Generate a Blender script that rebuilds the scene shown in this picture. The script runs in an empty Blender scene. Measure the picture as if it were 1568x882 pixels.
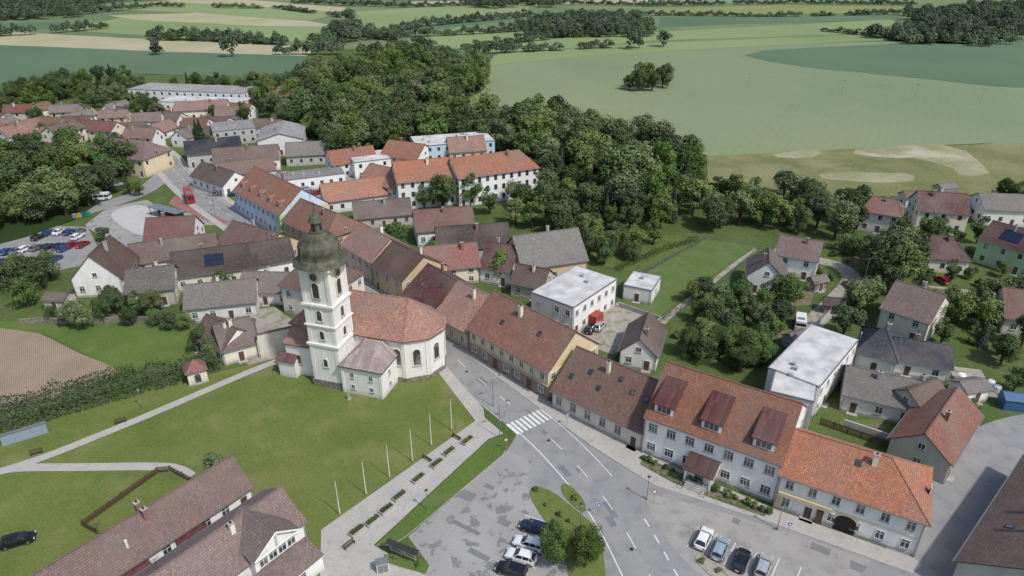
import bpy, math, random, bmesh
from mathutils import Vector, Matrix, noise
R=random.Random(7)
Z=Vector((0,0,1))
# ---------------------------------------------------------------- survey
CAMH=75.0; FPX=1045.0; TH=math.radians(27)
def S(u,v,h=0.0):
    """survey reading -> world point on the horizontal plane of height h"""
    x=(u-784)/FPX; y=(441-v)/FPX
    d=Vector((x,math.cos(TH)+y*math.sin(TH),-math.sin(TH)+y*math.cos(TH)))
    t=(CAMH-h)/-d.z
    return Vector((d.x*t,d.y*t,h))
scene=bpy.context.scene
col=scene.collection
# ---------------------------------------------------------------- materials
MC={}
def newmat(name):
    m=bpy.data.materials.new(name); m.use_nodes=True
    nt=m.node_tree; b=nt.nodes['Principled BSDF']; return m,nt,b
def N(nt,t,**k):
    n=nt.nodes.new(t)
    for a,v in k.items(): setattr(n,a,v)
    return n
def mixc(nt,f,a,b,blend='MIX'):
    n=N(nt,'ShaderNodeMix',data_type='RGBA',blend_type=blend)
    for s,v in ((n.inputs[0],f),(n.inputs[6],a),(n.inputs[7],b)):
        if isinstance(v,(int,float)): s.default_value=v
        elif isinstance(v,(tuple,list)): s.default_value=(*v[:3],1)
        else: nt.links.new(v,s)
    return n.outputs[2]
def noi(nt,co,scale,detail=3,rough=.55,lo=.35,hi=.65):
    n=N(nt,'ShaderNodeTexNoise'); n.inputs['Scale'].default_value=scale
    n.inputs['Detail'].default_value=min(detail,4); n.inputs['Roughness'].default_value=rough
    nt.links.new(co,n.inputs['Vector'])
    r=N(nt,'ShaderNodeMapRange'); r.inputs[1].default_value=lo; r.inputs[2].default_value=hi
    nt.links.new(n.outputs['Fac'],r.inputs[0]); return r.outputs[0]
def objvar(nt,c,lo,hi,slo=.85,shi=1.1):
    oi=N(nt,'ShaderNodeObjectInfo'); h=N(nt,'ShaderNodeHueSaturation')
    r=N(nt,'ShaderNodeMapRange'); r.inputs[3].default_value=lo; r.inputs[4].default_value=hi
    nt.links.new(oi.outputs['Random'],r.inputs[0]); nt.links.new(r.outputs[0],h.inputs['Value'])
    m=N(nt,'ShaderNodeMath',operation='MULTIPLY'); m.inputs[1].default_value=7.31; nt.links.new(oi.outputs['Random'],m.inputs[0])
    f=N(nt,'ShaderNodeMath',operation='FRACT'); nt.links.new(m.outputs[0],f.inputs[0])
    r2=N(nt,'ShaderNodeMapRange'); r2.inputs[3].default_value=slo; r2.inputs[4].default_value=shi
    nt.links.new(f.outputs[0],r2.inputs[0]); nt.links.new(r2.outputs[0],h.inputs['Saturation'])
    nt.links.new(c,h.inputs['Color']); return h.outputs[0]
def dk(c,f): return tuple(min(1,x*f) for x in c)
def ground(name,c1,c2,s1=.08,c3=None,s3=.5,lo3=.5,hi3=.6,fine=6.0,fa=.35,rough=.95,stripe=None,bump=.0,bs=8,c4=None,s4=.05):
    if name in MC: return MC[name]
    m,nt,b=newmat(name)
    tc=N(nt,'ShaderNodeTexCoord'); co=tc.outputs['Object']
    c=mixc(nt,noi(nt,co,s1),c1,c2)
    if c4: c=mixc(nt,noi(nt,co,s4,4,.6,.42,.68),c,c4)
    if c3: c=mixc(nt,noi(nt,co,s3,4,.65,lo3,hi3),c,c3)
    c=mixc(nt,fa,c,mixc(nt,noi(nt,co,fine,3,.7,.3,.7),dk(c1,.45),dk(c2,1.5)))
    if stripe:
        ang,sc,amt,cc=stripe
        mp=N(nt,'ShaderNodeMapping'); mp.inputs['Rotation'].default_value=(0,0,ang)
        nt.links.new(co,mp.inputs[0])
        w=N(nt,'ShaderNodeTexWave'); w.inputs['Scale'].default_value=sc; w.inputs['Distortion'].default_value=.6
        nt.links.new(mp.outputs[0],w.inputs[0])
        mu=N(nt,'ShaderNodeMath',operation='MULTIPLY'); nt.links.new(w.outputs['Fac'],mu.inputs[0]); mu.inputs[1].default_value=amt
        c=mixc(nt,mu.outputs[0],c,cc)
    nt.links.new(c,b.inputs['Base Color']); b.inputs['Roughness'].default_value=rough
    b.inputs['Specular IOR Level'].default_value=.15
    if bump:
        bn=N(nt,'ShaderNodeBump'); bn.inputs['Strength'].default_value=bump; bn.inputs['Distance'].default_value=.3
        nt.links.new(noi(nt,co,bs,3,.7,0,1),bn.inputs['Height']); nt.links.new(bn.outputs[0],b.inputs['Normal'])
    MC[name]=m; return m
def roofm(key,c,tile=(.30,.36),mott=.5,metal=False,c2=None):
    k='roof_'+key
    if k in MC: return MC[k]
    m,nt,b=newmat(k)
    tc=N(nt,'ShaderNodeTexCoord'); co=tc.outputs['Object']; uv=tc.outputs['UV']
    br=N(nt,'ShaderNodeTexBrick'); nt.links.new(uv,br.inputs[0])
    br.inputs['Color1'].default_value=(*dk(c,1.25),1); br.inputs['Color2'].default_value=(*dk(c,.70),1)
    br.inputs['Mortar'].default_value=(*dk(c,.45),1)
    br.inputs['Scale'].default_value=1; br.inputs['Mortar Size'].default_value=.035 if not metal else .02
    br.inputs['Brick Width'].default_value=tile[0]; br.inputs['Row Height'].default_value=tile[1]
    if metal: br.offset=0
    cc=mixc(nt,noi(nt,co,.35,4,.65),br.outputs['Color'],dk(c,.55) if not c2 else c2)
    c1=mixc(nt,mott,br.outputs['Color'],cc)
    lich=mixc(nt,noi(nt,co,1.4,4,.75,.48,.72),c1,(.14,.125,.10) if not metal else dk(c,.5))
    c1=mixc(nt,.6,c1,lich)
    c1=mixc(nt,noi(nt,co,.12,3,.5,.42,.75),c1,mixc(nt,.55,c1,(.19,.155,.13)))
    nt.links.new(objvar(nt,c1,.74,1.15,.66,1.03),b.inputs['Base Color'])
    b.inputs['Roughness'].default_value=.75 if not metal else .45
    b.inputs['Specular IOR Level'].default_value=.3
    bn=N(nt,'ShaderNodeBump'); bn.inputs['Strength'].default_value=.5; bn.inputs['Distance'].default_value=.05; bn.invert=True
    nt.links.new(br.outputs['Fac'],bn.inputs['Height']); nt.links.new(bn.outputs[0],b.inputs['Normal'])
    MC[k]=m; return m
def wallm(key,c):
    k='plaster_'+key
    if k in MC: return MC[k]
    m,nt,b=newmat(k)
    tc=N(nt,'ShaderNodeTexCoord'); co=tc.outputs['Object']
    mp=N(nt,'ShaderNodeMapping'); mp.inputs['Scale'].default_value=(1,1,.25); nt.links.new(co,mp.inputs[0])
    c1=mixc(nt,noi(nt,mp.outputs[0],.9,4,.7,.42,.8),c,dk(c,.78))
    c1=mixc(nt,noi(nt,co,6,3,.6,.5,.8),c1,dk(c,.88))
    sx=N(nt,'ShaderNodeSeparateXYZ'); nt.links.new(co,sx.inputs[0])
    r=N(nt,'ShaderNodeMapRange'); r.inputs[1].default_value=1.3; r.inputs[2].default_value=.1; r.inputs[4].default_value=.4
    nt.links.new(sx.outputs[2],r.inputs[0])
    c1=mixc(nt,r.outputs[0],c1,(.22,.20,.17))
    nt.links.new(objvar(nt,c1,.88,1.06,.8,1.1),b.inputs['Base Color']); b.inputs['Roughness'].default_value=.9
    b.inputs['Specular IOR Level'].default_value=.2
    MC[k]=m; return m
def plain(key,c,rough=.6,metal=0,spec=.5,var=.15,sc=3,c2=None,lo=.35,hi=.65):
    if key in MC: return MC[key]
    m,nt,b=newmat(key)
    tc=N(nt,'ShaderNodeTexCoord')
    nt.links.new(mixc(nt,noi(nt,tc.outputs['Object'],sc,3,.55,lo,hi),c,c2 or dk(c,1-var)),b.inputs['Base Color'])
    b.inputs['Roughness'].default_value=rough; b.inputs['Metallic'].default_value=metal
    b.inputs['Specular IOR Level'].default_value=spec
    MC[key]=m; return m
RC={'orange':(.42,.165,.088),'orange2':(.34,.145,.085),'brick':(.25,.115,.078),'red':(.29,.09,.07),'brown':(.16,.098,.075),
    'mauve':(.235,.155,.14),'maroon':(.125,.045,.045),'dark':(.085,.065,.058),'grey':(.21,.20,.185),'lgrey':(.40,.40,.39),'blue':(.035,.045,.075),'pink':(.36,.19,.165)}
def rf(k):
    if k=='metal_red': return roofm(k,(.14,.05,.045),(.5,8),.4,True)
    if k=='metal_grey': return roofm(k,(.33,.33,.33),(.5,8),.5,True)
    if k=='metal_mauve': return roofm(k,(.38,.28,.27),(.6,9),.6,True)
    return roofm(k,RC[k])
WC={'white':(.80,.79,.76),'cream':(.74,.69,.56),'tan':(.58,.47,.31),'yellow':(.64,.53,.32),'blue':(.52,.64,.76),'green':(.45,.62,.36),
    'grey':(.46,.45,.43),'church':(.79,.77,.71),'dirty':(.50,.47,.41),'brown':(.28,.21,.16),'peach':(.66,.50,.37)}
def wl(k): return wallm(k,WC[k])
glass=plain('window_glass',(.035,.045,.055),.08,0,.9,.3,.55,(.20,.20,.19),.5,.7)
white=plain('white_paint',(.76,.76,.74),.5)
wood=plain('dark_wood',(.10,.06,.035),.7)
grayp=plain('grey_metal',(.33,.34,.35),.45,.6)
darkm=plain('dark_metal',(.05,.05,.055),.5,.3)
brickm=plain('chimney_brick',(.30,.17,.13),.9,0,.2,.4,5)
conc=plain('concrete',(.42,.41,.39),.9,0,.2,.3,1.2)
membr=plain('roof_membrane',(.60,.60,.58),.8,0,.2,.35,.3,(.40,.40,.39))
solar=plain('solar_panel',(.012,.02,.05),.15,0,.8,.3,1)
stone=plain('stone_wall',(.26,.24,.20),.95,0,.1,.5,2)
# ---------------------------------------------------------------- mesh tools
class Fr:
    def __init__(s,o,ex,ey=None,ez=None):
        s.o=Vector(o); s.ex=Vector(ex).normalized()
        s.ez=Vector(ez) if ez is not None else Z.copy()
        s.ey=Vector(ey) if ey is not None else s.ez.cross(s.ex)
    def P(s,x,y,z): return s.o+s.ex*x+s.ey*y+s.ez*z
    def sub(s,x,y,z=0,ang=0):
        c,t=math.cos(ang),math.sin(ang)
        return Fr(s.P(x,y,z),s.ex*c+s.ey*t,s.ey*c-s.ex*t,s.ez)
class MB:
    def __init__(s): s.v=[];s.f=[];s.m=[];s.mats=[]
    def mi(s,mat):
        if mat not in s.mats: s.mats.append(mat)
        return s.mats.index(mat)
    def poly(s,pts,mat):
        b=len(s.v); s.v+= [tuple(p) for p in pts]; s.f.append(tuple(range(b,b+len(pts)))); s.m.append(s.mi(mat))
    def box(s,fr,x0,x1,y0,y1,z0,z1,mat,top=None):
        b=len(s.v)
        for z in (z0,z1):
            for x,y in ((x0,y0),(x1,y0),(x1,y1),(x0,y1)): s.v.append(tuple(fr.P(x,y,z)))
        k=s.mi(mat); kt=s.mi(top) if top else k
        for q,mm in (((0,3,2,1),k),((4,5,6,7),kt),((0,1,5,4),k),((1,2,6,5),k),((2,3,7,6),k),((3,0,4,7),k)):
            s.f.append(tuple(b+i for i in q)); s.m.append(mm)
    def cyl(s,p0,p1,r0,r1,n,mat,caps=True):
        p0=Vector(p0);p1=Vector(p1); d=(p1-p0).normalized()
        a=d.orthogonal().normalized(); c=d.cross(a); b=len(s.v)
        for p,r in ((p0,r0),(p1,r1)):
            for i in range(n):
                t=2*math.pi*i/n; s.v.append(tuple(p+a*(r*math.cos(t))+c*(r*math.sin(t))))
        k=s.mi(mat)
        for i in range(n):
            j=(i+1)%n; s.f.append((b+i,b+j,b+n+j,b+n+i)); s.m.append(k)
        if caps:
            s.f.append(tuple(b+i for i in range(n-1,-1,-1))); s.m.append(k)
            s.f.append(tuple(b+n+i for i in range(n))); s.m.append(k)
    def prism(s,pts,h0,h1,mat,top=None):
        n=len(pts); b=len(s.v)
        for h in (h0,h1):
            for p in pts: s.v.append((p[0],p[1],h))
        k=s.mi(mat); kt=s.mi(top) if top else k
        for i in range(n):
            j=(i+1)%n; s.f.append((b+i,b+j,b+n+j,b+n+i)); s.m.append(k)
        s.f.append(tuple(b+n+i for i in range(n))); s.m.append(kt)
    def revolve(s,fr,prof,n,mat,rot=0,smooth=False):
        b=len(s.v); k=s.mi(mat)
        for r,z in prof:
            for i in range(n):
                t=2*math.pi*i/n+rot; s.v.append(tuple(fr.P(r*math.cos(t),r*math.sin(t),z)))
        for q in range(len(prof)-1):
            for i in range(n):
                j=(i+1)%n; s.f.append((b+q*n+i,b+q*n+j,b+(q+1)*n+j,b+(q+1)*n+i)); s.m.append(k)
    def build(s,name,parent=None,uv=True):
        me=bpy.data.meshes.new(name); me.from_pydata(s.v,[],s.f)
        for m in s.mats: me.materials.append(m)
        me.polygons.foreach_set('material_index',s.m)
        if uv:
            l=me.uv_layers.new(name='UVMap'); data=[0.0]*(2*len(me.loops))
            for p in me.polygons:
                n=p.normal
                if abs(n.z)>.995: ux=Vector((1,0,0)); vy=Vector((0,1,0))
                else: ux=Z.cross(n).normalized(); vy=n.cross(ux)
                for li in p.loop_indices:
                    c=me.vertices[me.loops[li].vertex_index].co
                    data[2*li]=c.dot(ux); data[2*li+1]=c.dot(vy)
            l.data.foreach_set('uv',data)
        me.update()
        o=bpy.data.objects.new(name,me); col.objects.link(o)
        if parent:
            o.parent=parent; o.matrix_parent_inverse=Matrix.Translation(-parent.location)
        return o
def empty(name,loc):
    e=bpy.data.objects.new(name,None); e.location=loc; e.empty_display_size=1; col.objects.link(e); return e
# ---------------------------------------------------------------- ground areas
def densify(P,closed=True,step=6,jit=0.0):
    out=[]; n=len(P)
    for i in range(n if closed else n-1):
        a=P[i]; b=P[(i+1)%n]; k=max(1,int((b-a).length/step))
        for j in range(k):
            p=a.lerp(b,j/k)
            if jit: p=p+Vector((noise.noise(p*.13)*jit,noise.noise(p*.13+Vector((9,3,1)))*jit,0))
            out.append(p)
    if not closed: out.append(P[-1])
    return out
def smooth(P,it=2,closed=True):
    for _ in range(it):
        Q=[]; n=len(P)
        if not closed: Q.append(P[0])
        for i in range(n if closed else n-1):
            a=P[i];b=P[(i+1)%n]; Q+=[a.lerp(b,.25),a.lerp(b,.75)]
        if not closed: Q.append(P[-1])
        P=Q
    return P
def area(name,px,z,mat,jit=0,sm=0,kerb=None):
    P=[S(*p) for p in px]
    if sm: P=smooth(P,sm)
    if jit: P=densify(P,True,4 if P[0].y<200 else 12,jit)
    mb=MB()
    if kerb:
        mb.prism(P,-.05,z,kerb,mat)
    else:
        mb.poly([(p.x,p.y,z) for p in P],mat)
    o=mb.build(name,uv=False)
    bm=bmesh.new(); bm.from_mesh(o.data); bmesh.ops.triangulate(bm,faces=[f for f in bm.faces if len(f.verts)>4]); bm.normal_update()
    for f in bm.faces:
        if abs(f.normal.z)>.9 and f.normal.z<0: f.normal_flip()
    bm.to_mesh(o.data); bm.free()
    return P
def ribbon_pts(P,off):
    out=[]
    for i,p in enumerate(P):
        d=(P[min(i+1,len(P)-1)]-P[max(i-1,0)]).normalized(); n=Vector((-d.y,d.x,0)); out.append(p+n*off)
    return out
def ribbon(mb,P,o0,o1,z,mat):
    A=ribbon_pts(P,o0); B=ribbon_pts(P,o1)
    for i in range(len(P)-1):
        mb.poly([(q.x,q.y,z) for q in (A[i],A[i+1],B[i+1],B[i])],mat)
def raised(mb,P,o0,o1,z0,z1,mat):
    A=ribbon_pts(P,o0); B=ribbon_pts(P,o1)
    for i in range(len(P)-1):
        a,b,c,d=A[i],A[i+1],B[i+1],B[i]
        mb.poly([(q.x,q.y,z1) for q in (a,b,c,d)],mat)
        mb.poly([(a.x,a.y,z0),(b.x,b.y,z0),(b.x,b.y,z1),(a.x,a.y,z1)],mat)
        mb.poly([(d.x,d.y,z0),(c.x,c.y,z0),(c.x,c.y,z1),(d.x,d.y,z1)],mat)
def resample(P,step):
    out=[P[0].copy()]; acc=0
    for i in range(len(P)-1):
        a,b=P[i],P[i+1]; L=(b-a).length; t=step-acc
        while t<=L: out.append(a.lerp(b,t/L)); t+=step
        acc=(L-(t-step))
    return out
def line_px(px,sm=3,step=1.5):
    return resample(smooth([S(*p) for p in px],sm,False),step)

gbase=ground('ground_grass',(.068,.108,.030),(.100,.138,.042),.03,(.145,.145,.07),.12,.5,.75,1.5,.35,c4=(.055,.095,.024),s4=.07)
mb=MB(); mb.poly([(-7000,-300,0),(7000,-300,0),(7000,9000,0),(-7000,9000,0)],gbase); mb.build('ground',uv=False)

fld_mid=ground('crop_green',(.18,.235,.13),(.205,.255,.14),.012,(.15,.215,.115),.006,.45,.7,.4,.10,stripe=(.5,.09,.10,(.15,.20,.11)),c4=(.23,.265,.145),s4=.004)  # far field colours paled slightly towards blue, standing in for distance haze
fld_dark=ground('crop_dark_green',(.085,.145,.085),(.105,.17,.095),.01,None,fine=.4,fa=.10,stripe=(1.2,.09,.10,(.07,.125,.07)),c4=(.12,.18,.105),s4=.004)
fld_lt=ground('crop_light_green',(.21,.27,.12),(.245,.30,.135),.01,None,fine=.4,fa=.12,stripe=(.9,.08,.15,(.18,.24,.11)),c4=(.17,.235,.10),s4=.005)
fld_tan=ground('crop_tan',(.42,.375,.25),(.36,.335,.21),.02,None,fine=.4,fa=.12,c4=(.29,.30,.17),s4=.008)
fld_y=ground('crop_yellow_green',(.19,.22,.08),(.23,.25,.095),.02,None,fine=.5,fa=.2)
meadow=ground('dry_meadow',(.155,.17,.065),(.20,.20,.085),.03,(.115,.14,.05),.05,.45,.65,1.0,.3,c4=(.25,.24,.13),s4=.03)
bare=ground('bare_chalky_soil',(.46,.44,.33),(.34,.33,.22),.06,(.19,.195,.085),.045,.40,.58,1.5,.3,c4=(.21,.21,.10),s4=.02)
wood_floor_shaded=ground('woodland_floor_shaded',(.022,.042,.012),(.03,.055,.015),.1)  # very dark green: the shade under the crowns is put into the colour
Z1=.10
area('distant_field',[(-900,-60),(2500,-60),(2500,60),(1568,60),(900,75),(495,75),(0,50),(-900,30)],.05,ground('far_green_hazed',(.135,.185,.09),(.17,.22,.105),.006,(.105,.155,.075),.004,.45,.6,.3,.15))  # farthest greens paled too, haze carried by the base colour
area('crop_field',[(745,95),(900,74),(1568,60),(2300,50),(2300,225),(1568,222),(1500,220),(1090,241),(900,190),(690,160),(735,130),(752,112)],Z1,fld_mid,2)
area('crop_field',[(1120,80),(1300,70),(1568,60),(2300,50),(2300,150),(1568,137),(1400,120),(1200,100)],.16,fld_dark,3,1)
area('crop_field',[(752,84),(1000,66),(1360,52),(1400,60),(1100,74),(930,84),(752,100)],.16,fld_lt,2)
area('crop_field',[(688,142),(735,116),(757,123),(738,140),(735,162),(690,160)],.18,fld_y,1)
area('meadow',[(1080,240),(1300,228),(1568,219),(2200,222),(2200,310),(1568,305),(1300,300),(1085,292)],.14,meadow,2)
area('bare_soil_patch',[(1180,236),(1250,229),(1258,240),(1195,244)],.2,bare,4,1)
area('bare_soil_patch',[(1290,230),(1370,224),(1470,221),(1512,262),(1495,272),(1460,266),(1430,245),(1340,243)],.2,bare,5,1)
area('bare_soil_patch',[(1250,268),(1330,262),(1400,268),(1405,278),(1330,282),(1265,278)],.21,bare,4,1)
area('crop_field',[(-900,40),(0,48),(180,58),(430,68),(498,73),(470,86),(240,79),(0,69),(-900,60)],Z1,fld_tan,2)
area('crop_field',[(-900,60),(0,69),(240,79),(472,86),(440,120),(200,113),(30,127),(-900,160)],.12,fld_dark,2)
area('crop_field',[(100,46),(190,26),(330,33),(520,43),(524,60),(440,64),(300,60)],Z1,fld_lt,2)
area('crop_field',[(165,24),(300,20),(475,33),(524,42),(400,40),(210,31)],.16,fld_tan,2)
area('crop_field',[(110,12),(240,2),(430,10),(520,22),(470,32),(300,20)],Z1,fld_lt,2)
area('crop_field',[(240,2),(330,-4),(530,12),(520,20),(420,12)],.16,fld_tan,2)
area('crop_field',[(545,18),(700,8),(820,4),(800,20),(640,38),(560,45)],Z1,fld_lt,2)
area('crop_field',[(548,44),(640,40),(760,26),(800,30),(690,42),(600,52),(550,54)],.16,fld_dark,2)
area('crop_field',[(700,42),(800,50),(990,50),(1360,30),(1400,40),(1340,52),(1000,62),(770,84),(640,66)],Z1,fld_lt,2)
area('crop_field',[(640,68),(760,84),(745,92),(600,78)],.17,fld_dark,2)
area('crop_field',[(1000,14),(1200,8),(1390,10),(1370,20),(1180,22),(1000,24)],Z1,fld_y,2)
area('crop_field',[(1010,27),(1200,25),(1375,23),(1350,31),(1160,36),(1010,42)],.16,fld_dark,2)
area('crop_field',[(560,-14),(700,-18),(860,-8),(820,2),(620,4)],Z1,fld_dark,2)
area('crop_field',[(620,3),(820,-1),(1000,-2),(990,4),(830,8),(640,9)],.16,fld_tan,2)
area('crop_field',[(1000,-12),(1200,-20),(1400,-6),(1300,4),(1000,6)],Z1,fld_mid,2)
area('crop_field',[(-300,44),(0,36),(100,34),(90,44),(0,48),(-300,52)],.14,fld_dark,2)

lawn=ground('lawn_grass',(.098,.142,.032),(.135,.170,.044),.09,(.225,.21,.095),.13,.52,.74,3.0,.34,bump=.4,bs=5,c4=(.165,.178,.06),s4=.045)
lawn2=ground('garden_grass',(.088,.145,.034),(.12,.168,.044),.1,(.16,.17,.07),.2,.52,.8,3,.3,bump=.3,c4=(.07,.12,.03),s4=.07)
asph=ground('asphalt',(.235,.235,.235),(.27,.27,.265),.12,(.19,.19,.192),.35,.5,.7,9,.22,rough=.85,c4=(.29,.285,.275),s4=.25)
asph2=ground('asphalt_worn',(.27,.265,.255),(.33,.325,.31),.1,(.15,.15,.152),.42,.55,.60,7,.25,rough=.85)
pave=ground('paving',(.36,.345,.32),(.42,.40,.37),.3,(.27,.26,.24),1.2,.5,.75,12,.25)
gravel=ground('yard_gravel',(.28,.26,.22),(.36,.34,.29),.3,(.14,.16,.07),.5,.52,.62,8,.3)
soil=ground('tilled_soil',(.27,.21,.15),(.34,.27,.20),.1,None,fine=3,fa=.3,stripe=(-.55,.9,.5,(.17,.13,.09)),bump=.4,bs=3)
bed=ground('vegetable_bed_soil',(.16,.12,.08),(.22,.17,.12),.4,(.08,.13,.03),1.1,.48,.6,5,.3,bump=.4,bs=4)
paint=ground('road_paint',(.70,.70,.68),(.60,.60,.58),1.5,(.40,.40,.39),3,.58,.7,fine=9,fa=.15)
kerbm=plain('kerb_stone',(.46,.45,.43),.9,0,.2,.3,2)

roadpolys=[]
def ra(*a,**k): 
    P=area(*a,**k); roadpolys.append([(p.x,p.y) for p in P])
LW=.06
area('churchyard_lawn',[(-200,1000),(-200,700),(0,655),(215,598),(470,538),(672,572),(735,643),(497,815),(490,1000)],LW,lawn)
area('lawn',[(0,492),(210,492),(320,500),(330,560),(190,572),(70,512),(0,512)],LW,lawn2)
area('tilled_field',[(-250,500),(0,503),(62,510),(190,572),(60,618),(-300,680)],LW+.01,soil,.5)
area('lawn',[(950,440),(1082,366),(1163,378),(1060,440),(1010,485),(955,470)],LW,ground('plot_grass',(.088,.145,.04),(.115,.165,.05),.15,(.17,.18,.09),.2,.5,.7,3,.35,bump=.4))
area('lawn',[(880,345),(1010,360),(1080,362),(975,418),(880,400)],LW,ground('rough_grass',(.085,.13,.03),(.12,.155,.045),.1,(.055,.10,.025),.3,.5,.6,3,.4,bump=.4))
ra('yard',[(868,512),(905,480),(950,462),(1010,490),(942,545),(885,525)],LW+.01,gravel,.6)
ra('forecourt',[(672,575),(700,566),(800,650),(778,688),(625,822),(655,862),(640,882),(630,1000),(1700,1000),(1700,882),(1440,882),(1400,872),(1180,800),(1000,742),(905,682),(835,630),(760,575),(690,520),(672,518)],.03,asph)
area('parking_area_surface',[(776,690),(815,705),(805,745),(845,775),(905,810),(925,882),(930,1000),(630,1000),(640,882),(655,862),(625,822)],.042,asph2)
area('forecourt_paving',[(985,762),(1000,755),(1180,806),(1395,880),(1500,900),(1500,960),(1250,960),(1080,890),(1020,830)],.044,ground('forecourt_asphalt',(.29,.28,.265),(.33,.32,.30),.1,(.22,.215,.21),.3,.5,.65,9,.22),0,1)
area('pavement',[(668,509),(722,544),(838,613),(982,693),(1183,779),(1400,856),(1412,866),(1395,878),(1180,801),(1000,743),(905,683),(835,632),(760,577),(690,525)],.14,pave,kerb=kerbm)
area('pavement',[(672,572),(682,560),(740,626),(742,640),(770,664),(748,672),(572,835),(655,885),(655,1000),(488,1000),(492,812),(728,645)],.13,pave,kerb=kerbm)
area('grass_strip',[(750,673),(765,667),(777,684),(770,697),(622,822),(600,835),(577,835)],.17,lawn2,kerb=kerbm)
area('grass_strip',[(588,850),(625,848),(658,866),(652,880),(615,870),(590,862)],.17,lawn2,kerb=kerbm)
area('traffic_island',[(808,756),(818,744),(845,752),(880,780),(912,806),(925,840),(934,1000),(870,1000),(872,850),(835,800)],.15,lawn,kerb=kerbm,sm=1)
area('traffic_island',[(858,742),(872,742),(896,768),(898,788),(880,778),(862,758)],.15,lawn,kerb=kerbm,sm=1)
area('planting_strip',[(1060,850),(1085,852),(1120,876),(1165,900),(1110,900),(1075,872)],.15,gravel,kerb=kerbm,sm=1)
area('planting_strip',[(985,700),(1040,725),(1110,757),(1178,784),(1170,792),(1100,768),(1030,740),(980,712)],.19,ground('shrub_bed',(.06,.10,.03),(.12,.12,.06),.6,(.25,.2,.15),1.2,.5,.6,5,.4))
for q in ([(1195,500),(1225,490),(1215,520),(1185,530)],[(1100,520),(1135,505),(1140,520),(1108,537)],[(1210,450),(1250,445),(1240,468),(1205,470)],[(1420,440),(1470,446),(1462,462),(1415,455)],[(140,480),(190,480),(185,490),(140,490)],
          [(1310,650),(1350,648),(1360,668),(1320,668)],[(1290,395),(1320,385),(1330,400),(1300,408)]): area('vegetable_bed',q,.075,bed,.2)
MAIN=[(1120,1200),(1035,960),(995,882),(955,805),(915,748),(875,703),(840,668),(800,634),(760,603),(715,565),(684,536),(645,510),(590,472),(540,446),(470,404),(405,366),(360,336),(318,308),(285,280),(262,255),(240,233),(205,212),(150,195)]
P=line_px(MAIN,3,1.5)
road=MB(); ribbon(road,P,-4.1,4.1,.052,asph); road.build('main_street',uv=False)
roadpolys.append([(p.x,p.y) for p in ribbon_pts(P,-7)+ribbon_pts(P,6)[::-1]])
roadpolys.append([(p.x,p.y) for p in [S(*q) for q in [(672,575),(735,640),(490,815),(490,882),(1400,882),(1440,760),(1180,790),(980,695),(840,615),(668,509)]]])
mk=MB(); LP=len(P)
def dash(mb,P,off,w,on,gap,z,mat):
    i=0
    while i<len(P)-on-1:
        ribbon(mb,P[i:i+on+1],off-w/2,off+w/2,z,mat); i+=on+gap
dash(mk,P,0,.14,2,3,.062,paint)
ribbon(mk,[p for p in P if p.y<98],3.45,3.62,.062,paint)
dash(mk,[p for p in P if p.y<75],-3.55,.2,1,1,.062,paint)
ribbon(mk,[p for p in P if p.y>80 and p.y<250],-3.62,-3.5,.062,paint)
c=S(820,646); i0=min(range(LP),key=lambda i:(P[i]-c).length); d=(P[i0+1]-P[i0-1]).normalized(); fc=Fr(P[i0],d)
for k in range(9):
    y=-3.8+k*.93; mk.poly([fc.P(-1.7,y,.064),fc.P(1.7,y,.064),fc.P(1.7,y+.5,.064),fc.P(-1.7,y+.5,.064)],paint)
for (u,v) in [(826,797),(815,818),(806,840),(795,862)]:
    fp=Fr(S(u,v),(.91,-.41,0)); mk.poly([fp.P(-2.4,0,.066),fp.P(2.4,0,.066),fp.P(2.4,.12,.066),fp.P(-2.4,.12,.066)],paint)
for (u,v) in [(1062,822),(1090,833),(1118,849),(1151,864),(1186,874),(1220,888)]:
    fp=Fr(S(u,v),(.57,.82,0)); mk.poly([fp.P(-2.2,0,.066),fp.P(2.4,0,.066),fp.P(2.4,.12,.066),fp.P(-2.2,.12,.066)],paint)
mk.build('road_markings',uv=False)
pt=MB(); pd=ground('asphalt_patch',(.17,.17,.172),(.195,.195,.196),.4,None,fine=9,fa=.2,rough=.8)
for k in range(26):
    i=R.randrange(8,LP-60); q=P[i]; d=(P[i+1]-P[i]).normalized(); f=Fr(q,d); y=R.uniform(-3.2,2.2); l=R.uniform(.8,5); w=R.uniform(.5,1.4)
    pt.poly([f.P(0,y,.056+.0001*k),f.P(l,y,.056+.0001*k),f.P(l,y+w,.056+.0001*k),f.P(0,y+w,.056+.0001*k)],pd)
for u,v in ((700,760),(690,800),(740,745),(760,800),(715,845),(1120,800),(1240,840),(1300,870)):
    f=Fr(S(u,v),(.8,-.5,0)); l=R.uniform(1,5); w=R.uniform(.5,2); pt.poly([f.P(0,0,.05),f.P(l,0,.05),f.P(l,w,.05),f.P(0,w,.05)],pd)
pt.build('road_repair_patches',uv=False)
for i in range(20,170,17):
    f=Fr(P[i],(1,0,0)); b=MB(); d=(P[i+1]-P[i]).normalized(); c_=P[i]+Vector((-d.y,d.x,0))*R.choice((-1.7,1.6,0.6)); b.cyl(c_+Z*.04,c_+Z*.075,.34,.34,16,darkm); b.cyl(c_+Z*.05,c_+Z*.07,.42,.42,16,conc); b.build('manhole_cover')
kb=MB(); Pk=[p for p in P if 98<p.y<320]
raised(kb,Pk,-4.3,-4.15,-.02,.12,kerbm); raised(kb,Pk,4.15,4.3,-.02,.12,kerbm); 
raised(kb,[p for p in Pk if p.y>116],4.3,6.2,-.02,.115,pave)
raised(kb,[p for p in Pk if p.y>140],-6.2,-4.3,-.02,.115,pave)
kb.build('kerb',uv=False)
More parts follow.
